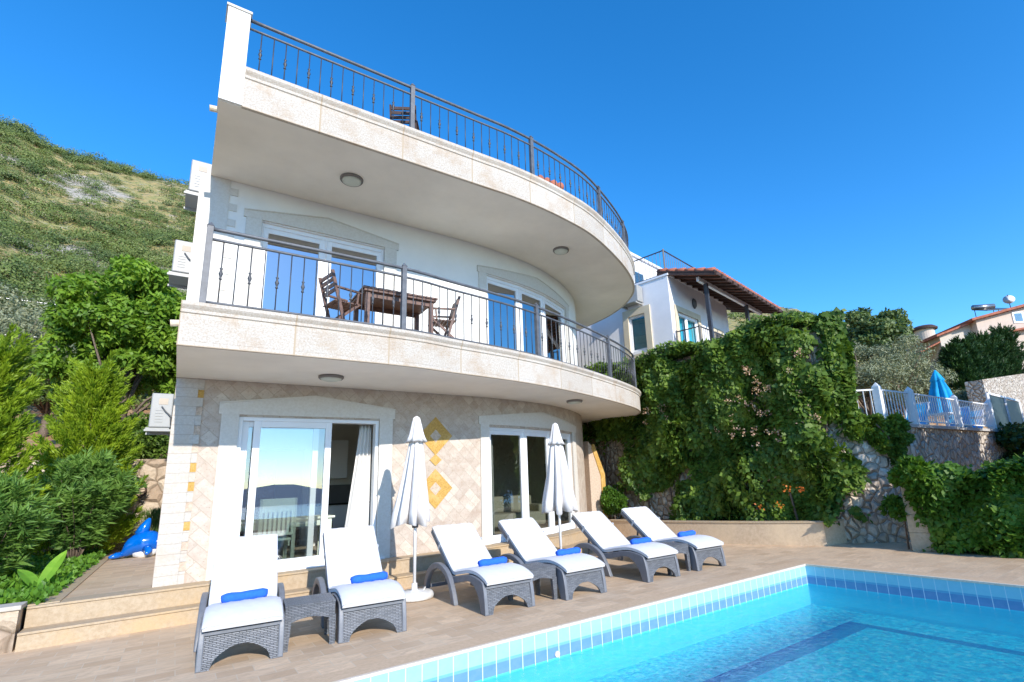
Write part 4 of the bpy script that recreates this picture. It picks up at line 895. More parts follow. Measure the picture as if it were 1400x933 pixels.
mb = MB(); mb.tube([(-.22, -.02, .10), (-.05, -.02, .12), (.15, -.02, .13), (.32, -.01, .14)], [.10, .19, .18, .07], 16); mb.build('belly', 'inflatable_white', dl, True)
for s_ in (-1, 1): mb = MB(); mb.lathe([(.0, -.03), (.03, -.02), (.035, 0), (.03, .02), (0, .03)], (.27, s_*.195, .36), 12); mb.build('eye', 'whitepaint', dl, True)

# ================================================================== RIGHT SIDE
# planter
pl = thing('planter', 'low travertine planter wall along the foot of the climber covered wall', 'planter', (0, 0, 0))
PC = Curve([(9.85, 11.3), (9.95, 10.4), (10.25, 8.9), (10.71, 7.3), (11.26, 5.97)], 6)
mb = MB(); q = [Vector(p) for p in PC.p]; n_ = [PC.at(t)[1] for t in PC.s]
mb.prism([(p.x, p.y) for p in q]+[(12.02, 5.86), (12.05, 6.02), (11.42, 6.13)]+[(p.x+.16, p.y+.05) for p in q[::-1][1:]], 0, .47); mb.build('wall', stone_mat('planter_travertine', (.60, .46, .31), (.50, .37, .24), (.66, .50, .32), .35, .6), pl)
mb = MB(); mb.prism([(p.x-.02, p.y-.01) for p in q]+[(12.04, 5.84), (12.07, 6.04), (11.44, 6.15)]+[(p.x+.18, p.y+.06) for p in q[::-1][1:]], .471, .505); mb.build('coping', 'step', pl, bevel=.004)
mb = MB(); mb.prism([(p.x+.12, p.y+.04) for p in q]+[(12.1, 6.05), (12.1, 12)]+[(9.97, 12)], .0, .42); mb.build('soil', bpy.data.materials['garden_soil'], pl)
# retaining walls
mb = MB(); mb.prism([(11.55, 5.95), (12.18, 5.40), (12.6, 5.8), (12.2, 14.5), (11.6, 14.5)], -.2, 4.95); 
mb = MB(); mb.prism([(11.95, 5.75), (12.15, 5.55), (12.5, 5.95), (12.45, 16), (10.9, 16), (11.3, 12.6)], -.2, 4.95); rw = tag(mb.build('retaining_wall', 'rubble'), 'tall rubble stone retaining wall almost hidden by climbers, under the neighbour house', 'wall')
mb = MB(); mb.prism([(12.14, 5.42), (12.72, 4.95), (14.3, 4.88), (28, 4.88), (28, 5.4), (12.5, 6.2), (12.1, 6.3)], -.2, 2.44); tag(mb.build('stone_wall', 'rubble_grey'), 'grey rubble stone wall carrying the white fence of the upper pool terrace', 'wall')
mb = MB(); mb.prism([(12.06, 5.40), (12.68, 4.89), (14.3, 4.82), (28, 4.82), (28, 5.45), (12.5, 6.25), (12.06, 6.3)], 2.445, 2.52); o = mb.build('coping', simple('concrete_cap', (.48, .46, .43), .9, .1, 5), bpy.data.objects['stone_wall'])
mb = MB(); mb.prism([(12.5, 5.6), (28, 5.3), (30, 9.0), (19, 8.9), (14, 8.5), (12.6, 6.4)], 1.6, 2.45); mb.build('upper_terrace', simple('terrace_paving', (.50, .42, .33), .8, .1, 3), kind='structure')
mb = MB(); mb.prism([(12.5, 6.05), (13.6, 6.45), (24, 15.5), (24, 24), (12.5, 24)], 1, 5.22); mb.build('neighbour_terrace', simple('neighbour_ground', (.34, .26, .18), .9, .2, 2), kind='structure')
# white fence with pointed posts
wf = thing('white_fence', 'white metal fence with pointed posts along the edge of the upper terrace', 'fence', (0, 0, 0))
fp = [(11.98, 5.62), (12.70, 5.02), (14.3, 4.95), (17.35, 4.95), (20.3, 4.95)]
for i, (x, y) in enumerate(fp):
    if i in (0,): continue
    mb = MB(); w_ = .075; mb.box(x-w_, x+w_, y-w_, y+w_, 2.52, 3.36); k = len(mb.v); mb.v += [(x-w_, y-w_, 3.36), (x+w_, y-w_, 3.36), (x+w_, y+w_, 3.36), (x-w_, y+w_, 3.36), (x, y, 3.47)]; mb.f += [(k, k+1, k+4), (k+1, k+2, k+4), (k+2, k+3, k+4), (k+3, k, k+4)]
    mb.build('post', 'whitepaint', wf)
mb = MB(); mb.tube([(11.98, 5.62, 2.5), (11.98, 5.62, 3.36)], .025, 8); mb.build('post', 'whitepaint', wf)
me = None
for a, b in zip(fp[:-1], fp[1:]):
    mb = MB(); mb.bar((*a, 3.30), (*b, 3.30), .035, .035); mb.build('rail', 'whitepaint', wf); mb = MB(); mb.bar((*a, 2.62), (*b, 2.62), .03, .03); mb.build('rail', 'whitepaint', wf)
    n = round(math.dist(a, b)/.145)
    if me is None:
        m2 = MB(); m2.box(-.009, .009, -.009, .009, 2.62, 3.30); me = bpy.data.meshes.new('picket'); me.from_pydata(m2.v, [], m2.f); me.materials.append(M['whitepaint'])
    for k in range(1, n): o = bpy.data.objects.new('picket', me); COL.objects.link(o); o.parent = wf; o.location = (a[0]+(b[0]-a[0])*k/n, a[1]+(b[1]-a[1])*k/n, 0)
gt = thing('gate_frame', 'white square tube frame with dark panels right of the white fence', 'gate', (20.45, 4.95, 2.52))
mb = MB(); mb.bar((0, 0, 0), (0, 0, 1.15), .07); mb.bar((1.7, 0, 0), (1.7, 0, 1.1), .07); mb.bar((3.4, 0, 0), (3.4, 0, 1.05), .07); mb.bar((0, 0, 1.15), (3.4, 0, 1.08), .07); mb.build('frame', 'whitepaint', gt)
mb = MB(); mb.box(.05, 1.65, -.01, .01, .05, 1.1); mb.box(1.75, 3.35, -.01, .01, .05, 1.04); mb.build('panel', simple('dark_green_panel', (.02, .035, .035), .5, .1, 3), gt)
# turquoise parasol and chairs on the upper terrace
t = thing('parasol', 'closed turquoise parasol standing on the upper terrace behind the white fence', 'parasol', (21.5, 6.5, 2.45), R(20))
mb = MB(); mb.tube([(0, 0, 0), (0, 0, 2.25)], .03, 10); mb.build('pole', 'whitepaint', t)
mb = MB(); K = 48
prof = [(2.38, .02), (2.22, .12), (2.0, .24), (1.97, .20), (1.6, .34), (1.2, .42), (.80, .50)]
for z, r in prof:
    for q in range(K): th = 2*pi*q/K; f = abs(sin(4*th)); rad = r*(1-.5*(1-f)*min(1, (2.4-z))); mb.v.append((rad*cos(th), rad*sin(th), z))
for a in range(len(prof)-1):
    for q in range(K): mb.f.append((a*K+q, (a+1)*K+q, (a+1)*K+(q+1) % K, a*K+(q+1) % K))
mb.f.append(tuple(range(K))); mb.build('canopy', 'bluecanvas', t, True)
mb = MB(); mb.lathe([(.3, 0), (.3, .06), (.05, .1)], (0, 0, 0), 24); mb.build('base', 'whitepaint', t)
def sling(loc, rz, label):
    t = thing('sling_chair', label, 'chair', loc, R(rz), 'turquoise sling loungers on the upper terrace')
    mb = MB()
    for y in (-.3, .3):
        mb.bar((-.9, y, .30), (.35, y, .30), .035); mb.bar((.3, y, .30), (.85, y, 1.02), .035); mb.bar((-.75, y, 0), (-.7, y, .3), .035); mb.bar((.45, y, 0), (.4, y, .3), .035)
    mb.bar((-.9, -.3, .3), (-.9, .3, .3), .035); mb.bar((.85, -.3, 1.02), (.85, .3, 1.02), .035); mb.build('frame', 'whitepaint', t)
    mb = MB(); mb.extr([(-.85, .305), (.32, .305), (.84, 1.0), (.85, 1.015), (.33, .32), (-.85, .32)], lambda u, v, a: (u, a, v), -.28, .28); mb.build('sling', 'bluecanvas', t); return t
sling((17.9, 6.3, 2.45), 0, 'turquoise sling lounger left of the closed turquoise parasol'); sling((21.3, 6.1, 2.45), 10, 'turquoise sling lounger right of the closed turquoise parasol, nearer one'); sling((23.4, 6.4, 2.45), 0, 'turquoise sling lounger at the right end behind the white fence'); sling((14.0, 6.4, 2.45), 170, 'turquoise sling lounger behind the left end of the white fence')
for i, (x, y) in enumerate(((19.2, 5.9), (22.6, 5.8))):
    t = thing('low_table', ('low white table beside the turquoise parasol', 'low white table between the right turquoise loungers')[i], 'table', (x, y, 2.45), 0, 'low white tables on the upper terrace')
    mb = MB(); mb.box(-.4, .4, -.3, .3, .62, .66); mb.build('tabletop', 'whitepaint', t)
    for a in (-.36, .36):
        for b_ in (-.26, .26): mb = MB(); mb.box(a-.02, a+.02, b_-.02, b_+.02, 0, .62); mb.build('leg', 'whitepaint', t)
# pillar with lantern
pi_ = thing('gate_pillar', 'square travertine pillar at the end of the hedge, half covered by leaves', 'pillar', (0, 0, 0))
mb = MB(); px = [(11.42, 4.42), (11.51, 4.06), (11.90, 4.14), (11.82, 4.5)]
for k in range(4): mb.prism([(a+(.004*(k % 2)), b) for a, b in px], k*.33+.001, k*.33+.327)
mb.build('shaft', M['step'], pi_, bevel=.006)
mb = MB(); mb.prism([(11.36, 4.47), (11.46, 4.0), (11.97, 4.08), (11.87, 4.56)], 1.325, 1.39); mb.build('cap', 'step', pi_, bevel=.01)
ln = thing('lantern', 'small white garden lantern standing on the travertine pillar', 'lantern', (11.66, 4.28, 1.39))
mb = MB(); mb.lathe([(.06, 0), (.06, .02), (.02, .04), (.02, .07), (.075, .08), (.075, .085)], (0, 0, 0), 6); mb.lathe([(.10, .22), (.095, .225), (.05, .27), (.01, .30)], (0, 0, 0), 6); mb.build('cap', 'whitepaint', ln)
mb = MB(); mb.lathe([(.065, .086), (.085, .22)], (0, 0, 0), 6); mb.build('glass', 'lampglass', ln)

# ------------------------------------------------------------------ neighbour house
nh = thing('neighbour_house', 'white neighbour house with terracotta pergola roof above the climber covered wall', 'house', (0, 0, 0))
hw = MB(); hz = 4.9
def wallh(mb, x0, x1, y0, y1, z0, z1): mb.box(x0, x1, y0, y1, z0, z1)
# left wall (faces -X) with a window opening; right wall (faces -Y) with doors; curved end
NW = Curve([(13.0, 20.0), (13.0, 11.0)], 0)
mb = MB()
def lw(a, b, z0, z1): mb.box(13.0, 13.25, a, b, z0, z1)
lw(11.0, 12.0, hz, 8.35); lw(12.0, 12.7, hz, 5.95); lw(12.0, 12.7, 7.25, 8.35); lw(12.7, 17.2, hz, 8.35); lw(17.2, 18.0, hz, 5.95); lw(17.2, 18.0, 7.25, 8.35); lw(18.0, 21, hz, 8.35)
NR = Curve([(13.25, 11.0), (14.2, 11.0), (15.2, 11.0), (17.3, 11.03), (18.2, 11.2), (18.7, 11.7), (18.8, 12.4), (18.8, 16)], 6)
a1, a2 = NR.sx(13.45), NR.sx(14.95); b1, b2 = NR.sx(16.25), NR.sx(16.95)
panel(mb, NR, 0, a1, hz, 8.35, -.25, 0); panel(mb, NR, a1, a2, 7.15, 8.35, -.25, 0); panel(mb, NR, a2, b1, hz, 8.35, -.25, 0); panel(mb, NR, b1, b2, 6.95, 8.35, -.25, 0); panel(mb, NR, b1, b2, hz, 5.8, -.25, 0); panel(mb, NR, b2, NR.L, hz, 8.35, -.25, 0)
mb.box(13.26, 17.3, 12.0, 18, 8.2, 8.34); mb.build('wall', 'neigh', nh)
mb = MB(); mb.box(12.96, 13.6, 11.26, 21, 8.352, 8.42); mb.box(12.96, 17.4, 10.96, 11.26, 8.352, 8.42); mb.build('parapet_cap', 'neigh', nh)
mb = MB(); mb.box(14.4, 19.5, 14.2, 20, 8.35, 11.1); mb.build('upper_storey_wall', 'neigh', nh)
mb = MB(); mb.box(14.3, 19.6, 14.1, 20.1, 11.1, 11.2); mb.build('roof_edge', 'neigh', nh)
mb = MB(); mb.box(15.9, 16.8, 14.17, 14.2, 9.0, 10.5); o = mb.build('window', 'pvc', nh); mb = MB(); mb.box(15.98, 16.72, 14.155, 14.165, 9.1, 10.4); mb.build('pane', 'glass_mid', o)
for (y0, y1) in ((12.0, 12.7), (17.2, 18.0)):
    mb = MB(); mb.box(12.94, 13.0, y0-.22, y0, 5.82, 7.5); mb.box(12.94, 13.0, y1, y1+.22, 5.82, 7.5); mb.box(12.94, 13.0, y0, y1, 7.25, 7.5); mb.box(12.88, 13.0, y0-.3, y1+.3, 5.7, 5.82); mb.build('window_surround', simple('sand_trim', (.62, .53, .38), .8, .05, 4) if y0 < 13 else bpy.data.materials['sand_trim'], nh)
    mb = MB(); 
    for a in ((y0, y0+.07), (y1-.07, y1)): mb.box(13.05, 13.12, *a, 5.95, 7.25)
    mb.box(13.05, 13.12, y0+.07, y1-.07, 5.95, 6.02); mb.box(13.05, 13.12, y0+.07, y1-.07, 7.18, 7.25); f = mb.build('window_frame', 'pvc', nh)
    mb = MB(); mb.face([(13.08, y1-.07, 6.02), (13.08, y0+.07, 6.02), (13.08, y0+.07, 7.18), (13.08, y1-.07, 7.18)]); mb.build('pane', 'glass_mid', f)
    mb = MB(); mb.box(13.16, 13.18, y0+.02, y1-.02, 5.96, 7.24); mb.build('blind', 'teal', nh)
P = [NR.off(t, -.1) for t in (a1, (a1+a2)/2, a2)]
fr = MB(); 
for p in (P[0], P[1], P[2]): fr.bar((*p, hz), (*p, 7.15), .1)
fr.bar((*P[0], 7.1), (*P[2], 7.1), .1); F = fr.build('door_frame', 'pvc', nh)
mb = MB(); mb.face([(13.5, 11.13, hz), (14.92, 11.13, hz), (14.92, 11.13, 7.1), (13.5, 11.13, 7.1)]); mb.build('pane', 'glass_lo', F)
mb = MB(); gx = [(13.48+1.45*k/60, 11.18+.03*sin(k*1.1)) for k in range(61)]
for a, b in zip(gx[:-1], gx[1:]): mb.face([(*a, hz), (*b, hz), (*b, 7.1), (*a, 7.1)])
mb.build('curtain', 'teal', F)
mb = MB(); panel(mb, NR, a1-.2, a1, hz, 7.35, -.02, .04); panel(mb, NR, a2, a2+.2, hz, 7.35, -.02, .04); panel(mb, NR, a1, a2, 7.15, 7.35, -.02, .04)
panel(mb, NR, b1-.15, b1, 5.7, 7.1, -.02, .04); panel(mb, NR, b2, b2+.15, 5.7, 7.1, -.02, .04); panel(mb, NR, b1, b2, 6.95, 7.1, -.02, .04); mb.build('door_surround', bpy.data.materials['sand_trim'], nh)
mb = MB(); panel(mb, NR, b1, b2, 5.8, 6.95, -.14, -.12); mb.build('pane', 'glass_mid', nh)
mb = MB(); mb.lathe([(.0, 0), (.12, 0), (.13, .02), (.09, .08), (0, .1)], (0, 0, 0), 16); o = mb.build('wall_lamp', 'ac_dark', nh, True); o.location = (14.75, 10.98, 7.72); o.rotation_euler = (R(90), 0, 0); o.scale = (1, 1.6, 1)
# pergola roof: timber rafters, beams, terracotta tiles
ez, wz = 7.98, 8.62; rx0, rx1 = 13.0, 19.2; ey, wy = 9.35, 11.4
mb = MB(); mb.extr([(ey, ez+.02), (wy, wz+.02), (wy, wz-.02), (ey, ez-.02)], lambda u, v, a: (a, u, v), rx0, rx1); mb.build('roof_boarding', 'darkwood', nh)
mb = MB()
for k in range(15): x = rx0+.05+k*(rx1-rx0-.1)/14; mb.bar((x, ey-.10, ez-.09), (x, wy, wz-.08), .07, .12)
mb.build('rafters', 'darkwood', nh)
mb = MB(); mb.box(13.3, 18.9, 10.0, 10.1, 7.93, 8.07); mb.build('beam', 'whitepaint', nh)
mb = MB(); mb.box(rx0, rx1, ey-.05, ey-.02, ez-.08, ez+.04); mb.build('fascia_board', 'darkwood', nh)
rt = MB()
for k in range(32):
    x = rx0+.1+k*(rx1-rx0-.2)/31
    for j in range(6): u0, u1 = j/6, (j+1)/6+.03; rt.tube([(x, ey-.02+(wy-ey)*u0, ez+.02+(wz-ez)*u0+.03), (x, ey-.02+(wy-ey)*min(1, u1), ez+.02+(wz-ez)*min(1, u1))], [.10, .08], 8)
rt.build('roof_tiles', 'rooftile', nh, True)
for x, y in ((13.78, 10.0), (17.2, 10.0)): mb = MB(); mb.box(x-.06, x+.06, y-.06, y+.06, hz, 7.95); mb.build('post', 'black_iron', nh)
def simple_rail(pts, h, name, label, sp=.13, mat='black_iron', posts=True, parent=None):
    t = parent or thing(name, label, 'railing', pts[0]); o = Vector((0, 0, 0)) if parent else Vector(pts[0]); mb = MB(); pp = [Vector(p)-o for p in pts]; hv = Vector((0, 0, h))
    for a, b in zip(pp[:-1], pp[1:]): mb.bar(a+hv, b+hv, .04, .03); mb.bar(a+Vector((0, 0, .06)), b+Vector((0, 0, .06)), .03, .02)
    for p in pp: mb.bar(p, p+hv+Vector((0, 0, .05)), .05)
    mb.build('rail_frame' if not parent else 'railing', mat, t); mb = MB()
    for a, b in zip(pp[:-1], pp[1:]):
        n = max(2, int((b-a).length/sp))
        for k in range(1, n): q = a.lerp(b, k/n); mb.bar(q+Vector((0, 0, .06)), q+hv, .014)
    mb.build('bars', mat, t); return t
simple_rail([(13.08, 19.5, 8.42), (13.08, 11.1, 8.42), (17.3, 11.1, 8.42)], .92, '', '', .15, parent=nh)
simple_rail([(13.05, 10.9, 5.3), (13.05, 10.05, 5.3), (17.2, 10.05, 5.3), (19.3, 10.6, 5.3)], 1.0, 'terrace_railing', 'thin black railing round the neighbour terrace under the pergola')
simple_rail([(12.25, 14.0, 4.95), (12.25, 11.0, 4.95), (12.25, 8.2, 4.95)], .30, 'edge_railing', 'low black double rail along the top edge of the climber wall', .9)
t = simple_rail([(13.25, 8.4, 5.22), (13.25, 6.58, 5.22)], .34, 'corner_railing', 'short black rail end sticking out over the right end of the climber', .9)
# neighbour air conditioner with bracket
t = thing('air_conditioner', 'white air conditioner on the neighbour house under its roof terrace', 'air conditioner', (13.0, 12.0, 7.62))
mb = MB(); mb.box(-.4, -.05, 0, .8, 0, .6); mb.build('casing', 'ac', t, bevel=.02); mb = MB(); mb.box(-.45, 0, .05, .1, -.06, 0); mb.box(-.45, 0, .7, .75, -.06, 0); mb.build('bracket', 'ac', t)

_Rn = Matrix.Rotation(R(12), 4, 'Z'); _pv = Vector((13, 11, 0)); _T = Matrix.Translation(_pv) @ _Rn @ Matrix.Translation(-_pv)
for _o in [nh, t]+[o for o in COL.objects if o.name.startswith('terrace_railing')]:
    _o.matrix_world = _T @ Matrix.Translation(_o.location)

# ================================================================== FAR HOUSES ON THE RIGHT
def hip(mb, x0, x1, y0, y1, z, h, e=.5):
    xm0, xm1 = x0+(y1-y0)/2*.9, x1-(y1-y0)/2*.9; ym = (y0+y1)/2
    if xm1 < xm0: xm0 = xm1 = (x0+x1)/2
    A = [(x0-e, y0-e, z), (x1+e, y0-e, z), (x1+e, y1+e, z), (x0-e, y1+e, z)]; B = [(xm0, ym, z+h), (xm1, ym, z+h)]
    mb.face([A[0], A[1], B[1], B[0]]); mb.face([A[2], A[3], B[0], B[1]]); mb.face([A[1], A[2], B[1]]); mb.face([A[3], A[0], B[0]]); mb.face([A[3], A[2], A[1], A[0]])
fh = thing('hill_house', 'beige and peach house with terracotta roofs on the far right hill', 'house', (52.9, 15.3, 8.6), R(-41))
ex = lambda u, v, a: (u, a, v)
mb = MB(); mb.extr([(.2, 0), (3.0, 0), (3.0, 4.75), (.2, 3.85)], ex, 0, 6); mb.build('wall', 'beige_st', fh)
mb = MB(); mb.extr([(2.9, 0), (14, 0), (14, 7.2), (2.9, 4.85)], ex, -.8, 6); mb.build('front_wall', 'peach', fh)
mb = MB(); mb.extr([(-.3, 3.72), (3.0, 4.78), (3.0, 4.95), (-.3, 3.89)], ex, -.5, 6.5); mb.extr([(2.3, 4.74), (14.3, 7.28), (14.3, 7.48), (2.3, 4.94)], ex, -1.3, 6.5); mb.build('roof', 'rooftile', fh)
mb = MB(); mb.extr([(3.4, 3.3), (14, 4.6), (14, 4.75), (3.4, 3.45)], ex, -1.5, -.8); mb.extr([(-1.6, 2.5), (.2, 3.3), (.2, 3.42), (-1.6, 2.62)], ex, 0, 4); mb.build('lower_roof', 'rooftile', fh)
for x0 in (5.9, 8.4):
    mb = MB(); mb.box(x0, x0+.9, -.86, -.8, 4.35, 5.35); f = mb.build('window', 'pvc', fh); mb = MB(); mb.box(x0+.15, x0+.75, -.88, -.865, 4.5, 5.2); mb.build('pane', 'glass_mid', f)
t = thing('satellite_dish', 'white satellite dish on the roof of the far right house', 'satellite dish', (57.5, 10.9, 15.2), R(-41))
mb = MB(); mb.lathe([(.02, 0), (.25, .04), (.42, .12)], (0, 0, 0), 24); o = mb.build('dish', 'whitepaint', t, True); o.rotation_euler = (R(75), 0, R(-30)); mb = MB(); mb.bar((0, 0, -.9), (0, 0, .5), .06); mb.build('mast', 'iron', t)
t = thing('solar_water_heater', 'rooftop solar water heater with tank on the far right house', 'water heater', (57.0, 11.7, 14.5), R(-41))
mb = MB(); mb.extr([(-.2, -.1), (1.5, .5), (1.5, .6), (-.2, 0)], lambda u, v, a: (a, u, v), -1.0, .9); mb.build('solar_panel', 'dark', t); mb = MB(); mb.tube([(-.9, 1.5, .75), (.9, 1.5, .75)], .24, 14); mb.build('tank', 'steel', t, True); mb = MB(); mb.bar((-.8, 1.5, -.5), (-.8, 1.5, .6), .05); mb.bar((.8, 1.5, -.5), (.8, 1.5, .6), .05); mb.bar((0, -.1, -.6), (0, -.1, 0), .05); mb.build('stand', 'iron', t)
rh = thing('round_house', 'small cream pavilion with round brown roof on the skyline behind the trees', 'house', (92.4, 28.2, 18.5))
mb = MB(); mb.lathe([(1.3, -2), (1.3, 3.5), (.1, 3.55)], (0, 0, 0), 24); mb.build('wall', 'peach', rh); mb = MB(); mb.lathe([(1.75, 3.4), (1.8, 3.65), (1.3, 4.0), (.1, 4.1)], (0, 0, 0), 32); mb.build('roof', 'darkwood', rh)
sh = thing('skyline_house', 'house with red tiled roof peeping out left of the skyline tree', 'house', (85.5, 34.0, 17.5), R(-30))
mb = MB(); mb.box(-2.5, 3, 0, 5, 0, 5.0); mb.build('wall', 'peach', sh); mb = MB(); hip(mb, -2.5, 3, 0, 5, 5.0, 1.2); mb.build('roof', 'rooftile', sh)
mb = MB(); mb.extr([(30, 1.5), (46, 1.5), (46, 7.25), (30, 5.3)], lambda u, v, a: (u, a+(u-30)*.03, v), 7.3, 8.0); tag(mb.build('stone_wall', 'rubble_grey'), 'long grey stone wall below the dark conifers at the far right', 'wall')
bpy.data.objects['stone_wall.001'].location = (0, 0, 0)
mb = MB(); mb.prism([(22, 9.4), (33, 10.5), (33, 11.0), (22, 10.0)], 1.8, 3.55); tag(mb.build('stone_wall', 'rubble'), 'low ochre stone wall below the olive trees behind the upper terrace', 'wall')

# ================================================================== VEGETATION
# right: olives, leafy tree, conifers
ol = [((22.5, 11.6), 6.2, (1.9, 1.6, 1.5), 'silvery olive tree rising just right of the climber, leftmost olive'), ((26.5, 11.0), 6.5, (2.3, 1.9, 1.6), 'broad silvery olive tree behind the left fence bay'), ((29.0, 10.4), 6.8, (2.4, 2.0, 1.9), 'largest silvery olive tree behind the middle of the white fence'), ((31.5, 9.8), 6.0, (2.2, 1.8, 1.5), 'silvery olive tree behind the turquoise parasol'), ((34.0, 9.0), 4.7, (1.9, 1.5, 1.0), 'low silvery olive bush right of the turquoise parasol')]
for i, ((x, y), z, rad, lb) in enumerate(ol):
    tree('olive_tree', lb, 'tree', (x, y, 2.6), (x, y, z-.6), rad, 'lf_olive', 46, 15000, .55, .15, .045, .14, 'olive trees behind the upper terrace', .8, -.9)
tree('leafy_tree', 'tall broad leaved tree on the skyline above the olive trees', 'tree', (34.9, 13.4, 5.0), (34.9, 13.4, 9.6), (1.9, 1.9, 1.9), 'lf_mid', 50, 13000, .65, .26, .15, .16)
tree('leafy_tree', 'dark tree left of the skyline tree in front of the hill', 'tree', (37.0, 16.0, 6), (37.0, 16.0, 10.0), (1.7, 1.4, 1.3), 'lf_dark', 34, 9000, .6, .2, .1, .14)
# tall trees beyond the right edge of the picture: they throw the shade on the upper terrace wall
for i, (x, y, h) in enumerate(((13.5, .6, 6.6), (15.6, .5, 6.0), (17.8, .4, 6.4), (20.2, .6, 6.2), (22.8, .5, 6.3))):
    tree('shade_tree', ['nearest', 'second', 'third', 'fourth', 'farthest'][i]+' tall dark tree of the row right of the pool hedge', 'tree', (x, y, -.6), (x, y, h*.55), (1.35, 1.1, h*.45), 'lf_dark', 40, 9000, .65, .25, .10, .14, 'dark trees right of the pool hedge', .8, -1)
# climber on the retaining wall
def climber():
    n = 90000; Y = rng.uniform(5.55, 13.2, n); u = rng.uniform(0, 1, n)
    top = 4.95+.14*np.sin(Y*1.9)+.1*np.sin(Y*5.1+1)
    Z = .45+u**.9*(top-.45)
    # plane of the wall and bulging outward
    Xw = np.interp(Y, [5.5, 6.2, 12.6, 16], [12.1, 11.9, 11.3, 10.9])
    bul = .28+.30*np.sin(Z*1.1+Y*.8)**2+.22*np.sin(Y*2.3+Z*1.7)*np.sin(Z*2.1-Y)+.25*np.clip((Z-1.2)/3, 0, 1)*(1-np.clip((Z-4.6)/.5, 0, 1)*.5)
    bul += .12*np.sin(Y*7+Z*3)*np.sin(Z*6.5-Y*3)
    bul = np.maximum(bul, .06); dpt = rng.beta(3.2, 1.0, n)
    X = Xw-bul*dpt
    # strips hanging: density modulation, bare stone low on the left
    hole = (np.sin(Y*3.1+Z*.6)*.5+np.sin(Y*5.7-Z*1.3)*.3+np.sin(Z*2.9+Y)*.3)
    bare = (Y > 9.4) & (Z < 2.5+.35*np.sin(Y*2.2)-(.9*(Y < 11.0))) & (hole > -.15+.25*(Y < 10.3))
    lowb = (Y > 11.6) & (Z < 2.9)
    keep = ~(bare | (lowb & (rng.random(n) < .9))) & (rng.random(n) < np.clip(.75+.8*hole, .38, 1))
    edge = 5.62+.22*np.sin(Z*3.3)+.12*np.sin(Z*8)+.10*np.abs(Z-2.2)
    keep &= (Y > edge-.1)
    P = np.stack([X, Y, Z], 1)[keep]; 
    m = 17000; q = rng.random(m); z2 = .5+4.7*rng.random(m)**.8; keep2 = (z2 > 2.5) | (q < .10+.12*np.sin(z2*5)); x2 = 11.9+q*.95; y2 = np.interp(x2, [11.9, 12.15, 12.5, 12.9], [5.75, 5.55, 5.9, 6.2])-.04-.30*rng.beta(2, 1.5, m)+.05*np.sin(z2*4+q*5)
    P = np.concatenate([P, np.stack([x2, y2, z2], 1)[keep2]])
    d = None
    t = thing('climber', 'huge climbing vine mass covering the tall retaining wall beside the villa', 'climbing plant', (11.6, 9.3, .42))
    d = np.tile([-.7, -.35, -.25], (len(P), 1)); q_ = P; nr = np.stack([-.8+0*q_[:, 0], -.35+.9*np.sin(q_[:, 1]*3.1+q_[:, 2]*1.3)+.5*np.sin(q_[:, 1]*8-q_[:, 2]*2), .35+.8*np.sin(q_[:, 2]*2.7+q_[:, 1])+.5*np.cos(q_[:, 2]*6+q_[:, 1]*3)], 1)
    lw_ = rng.uniform(.55, 1.35, len(P))
    leaves('foliage', P-np.array([11.6, 9.3, .42]), np.tile([0, 0, -.9], (len(P), 1)), .125*lw_, .10*lw_, 'lf_ivy', t, jit=.3, nrm=nr, nj=.45)
    # top growth lying over the wall edge
    n = 16000; Y = rng.uniform(5.75, 14.0, n); X = rng.uniform(-.55, .7, n)+np.interp(Y, [5.5, 6.2, 12.6, 16], [12.1, 11.9, 11.3, 10.9]); Z = 4.93+.24*rng.random(n)**1.5*(1+.6*np.sin(Y*2.1))+.05
    leaves('foliage', np.stack([X-11.6, Y-9.3, Z-.42], 1), np.tile([-.3, -.2, .7], (n, 1)), .12, .09, 'lf_ivy', t, jit=.7, nrm=np.stack([-.6+.6*np.sin(Y*5), -.5+.6*np.sin(X*9), .8+0*X], 1))
    # blossom
    for nm, mt, cnt, zc, yc, s in (('pink_blossom', 'fl_pink', 46, (2.2, 4.3), (5.75, 8.3), .05), ('pink_blossom', 'fl_pink', 10, (3.0, 3.6), (9.6, 10.8), .05), ('orange_blossom', 'fl_orange', 4, (.7, 1.35), (5.9, 7.4), .06)):
        pts = []
        for _ in range(cnt):
            y = rng.uniform(*yc); z = rng.uniform(*zc); x = float(np.interp(y, [5.5, 6.2, 12.6, 16], [12.1, 11.9, 11.3, 10.9]))-.62-.12*rng.random(); pts.append(np.array([x-11.6, y-9.3, z-.42])+rng.normal(0, .045, (16, 3)))
        pts = np.concatenate(pts); leaves(nm, pts, np.tile([-.6, -.3, .3], (len(pts), 1)), s, s*.8, mt, t, jit=.8)
    mb = MB()
    for k in range(9):
        y = 5.9+k*.85; x = float(np.interp(y, [5.5, 6.2, 12.6], [12.1, 11.9, 11.3]))-.12; mb.tube([(x-11.6-.1, y-9.3, 0), (x-11.6, y-9.3+.2, 1.0), (x-11.6-.05, y-9.3-.1, 2.3), (x-11.6, y-9.3+.15, 4.3)], [.03, .025, .018, .01], 6)
    mb.build('stem', 'bark', t, True)
climber()
_t = bpy.data.objects['climber']; cs = np.stack([rng.uniform(11.85, 12.35, 60), rng.uniform(5.55, 5.8, 60), rng.uniform(2.7, 5.0, 60)], 1); P, d = blob_points(cs, rng.uniform(.12, .24, 60), 6500, .3)
leaves('foliage', P-np.array([11.6, 9.3, .42]), np.tile([0, 0, -.8], (len(P), 1)), .12, .095, 'lf_ivy', _t, jit=.3, nrm=d+np.array([-.4, -.6, .2]))
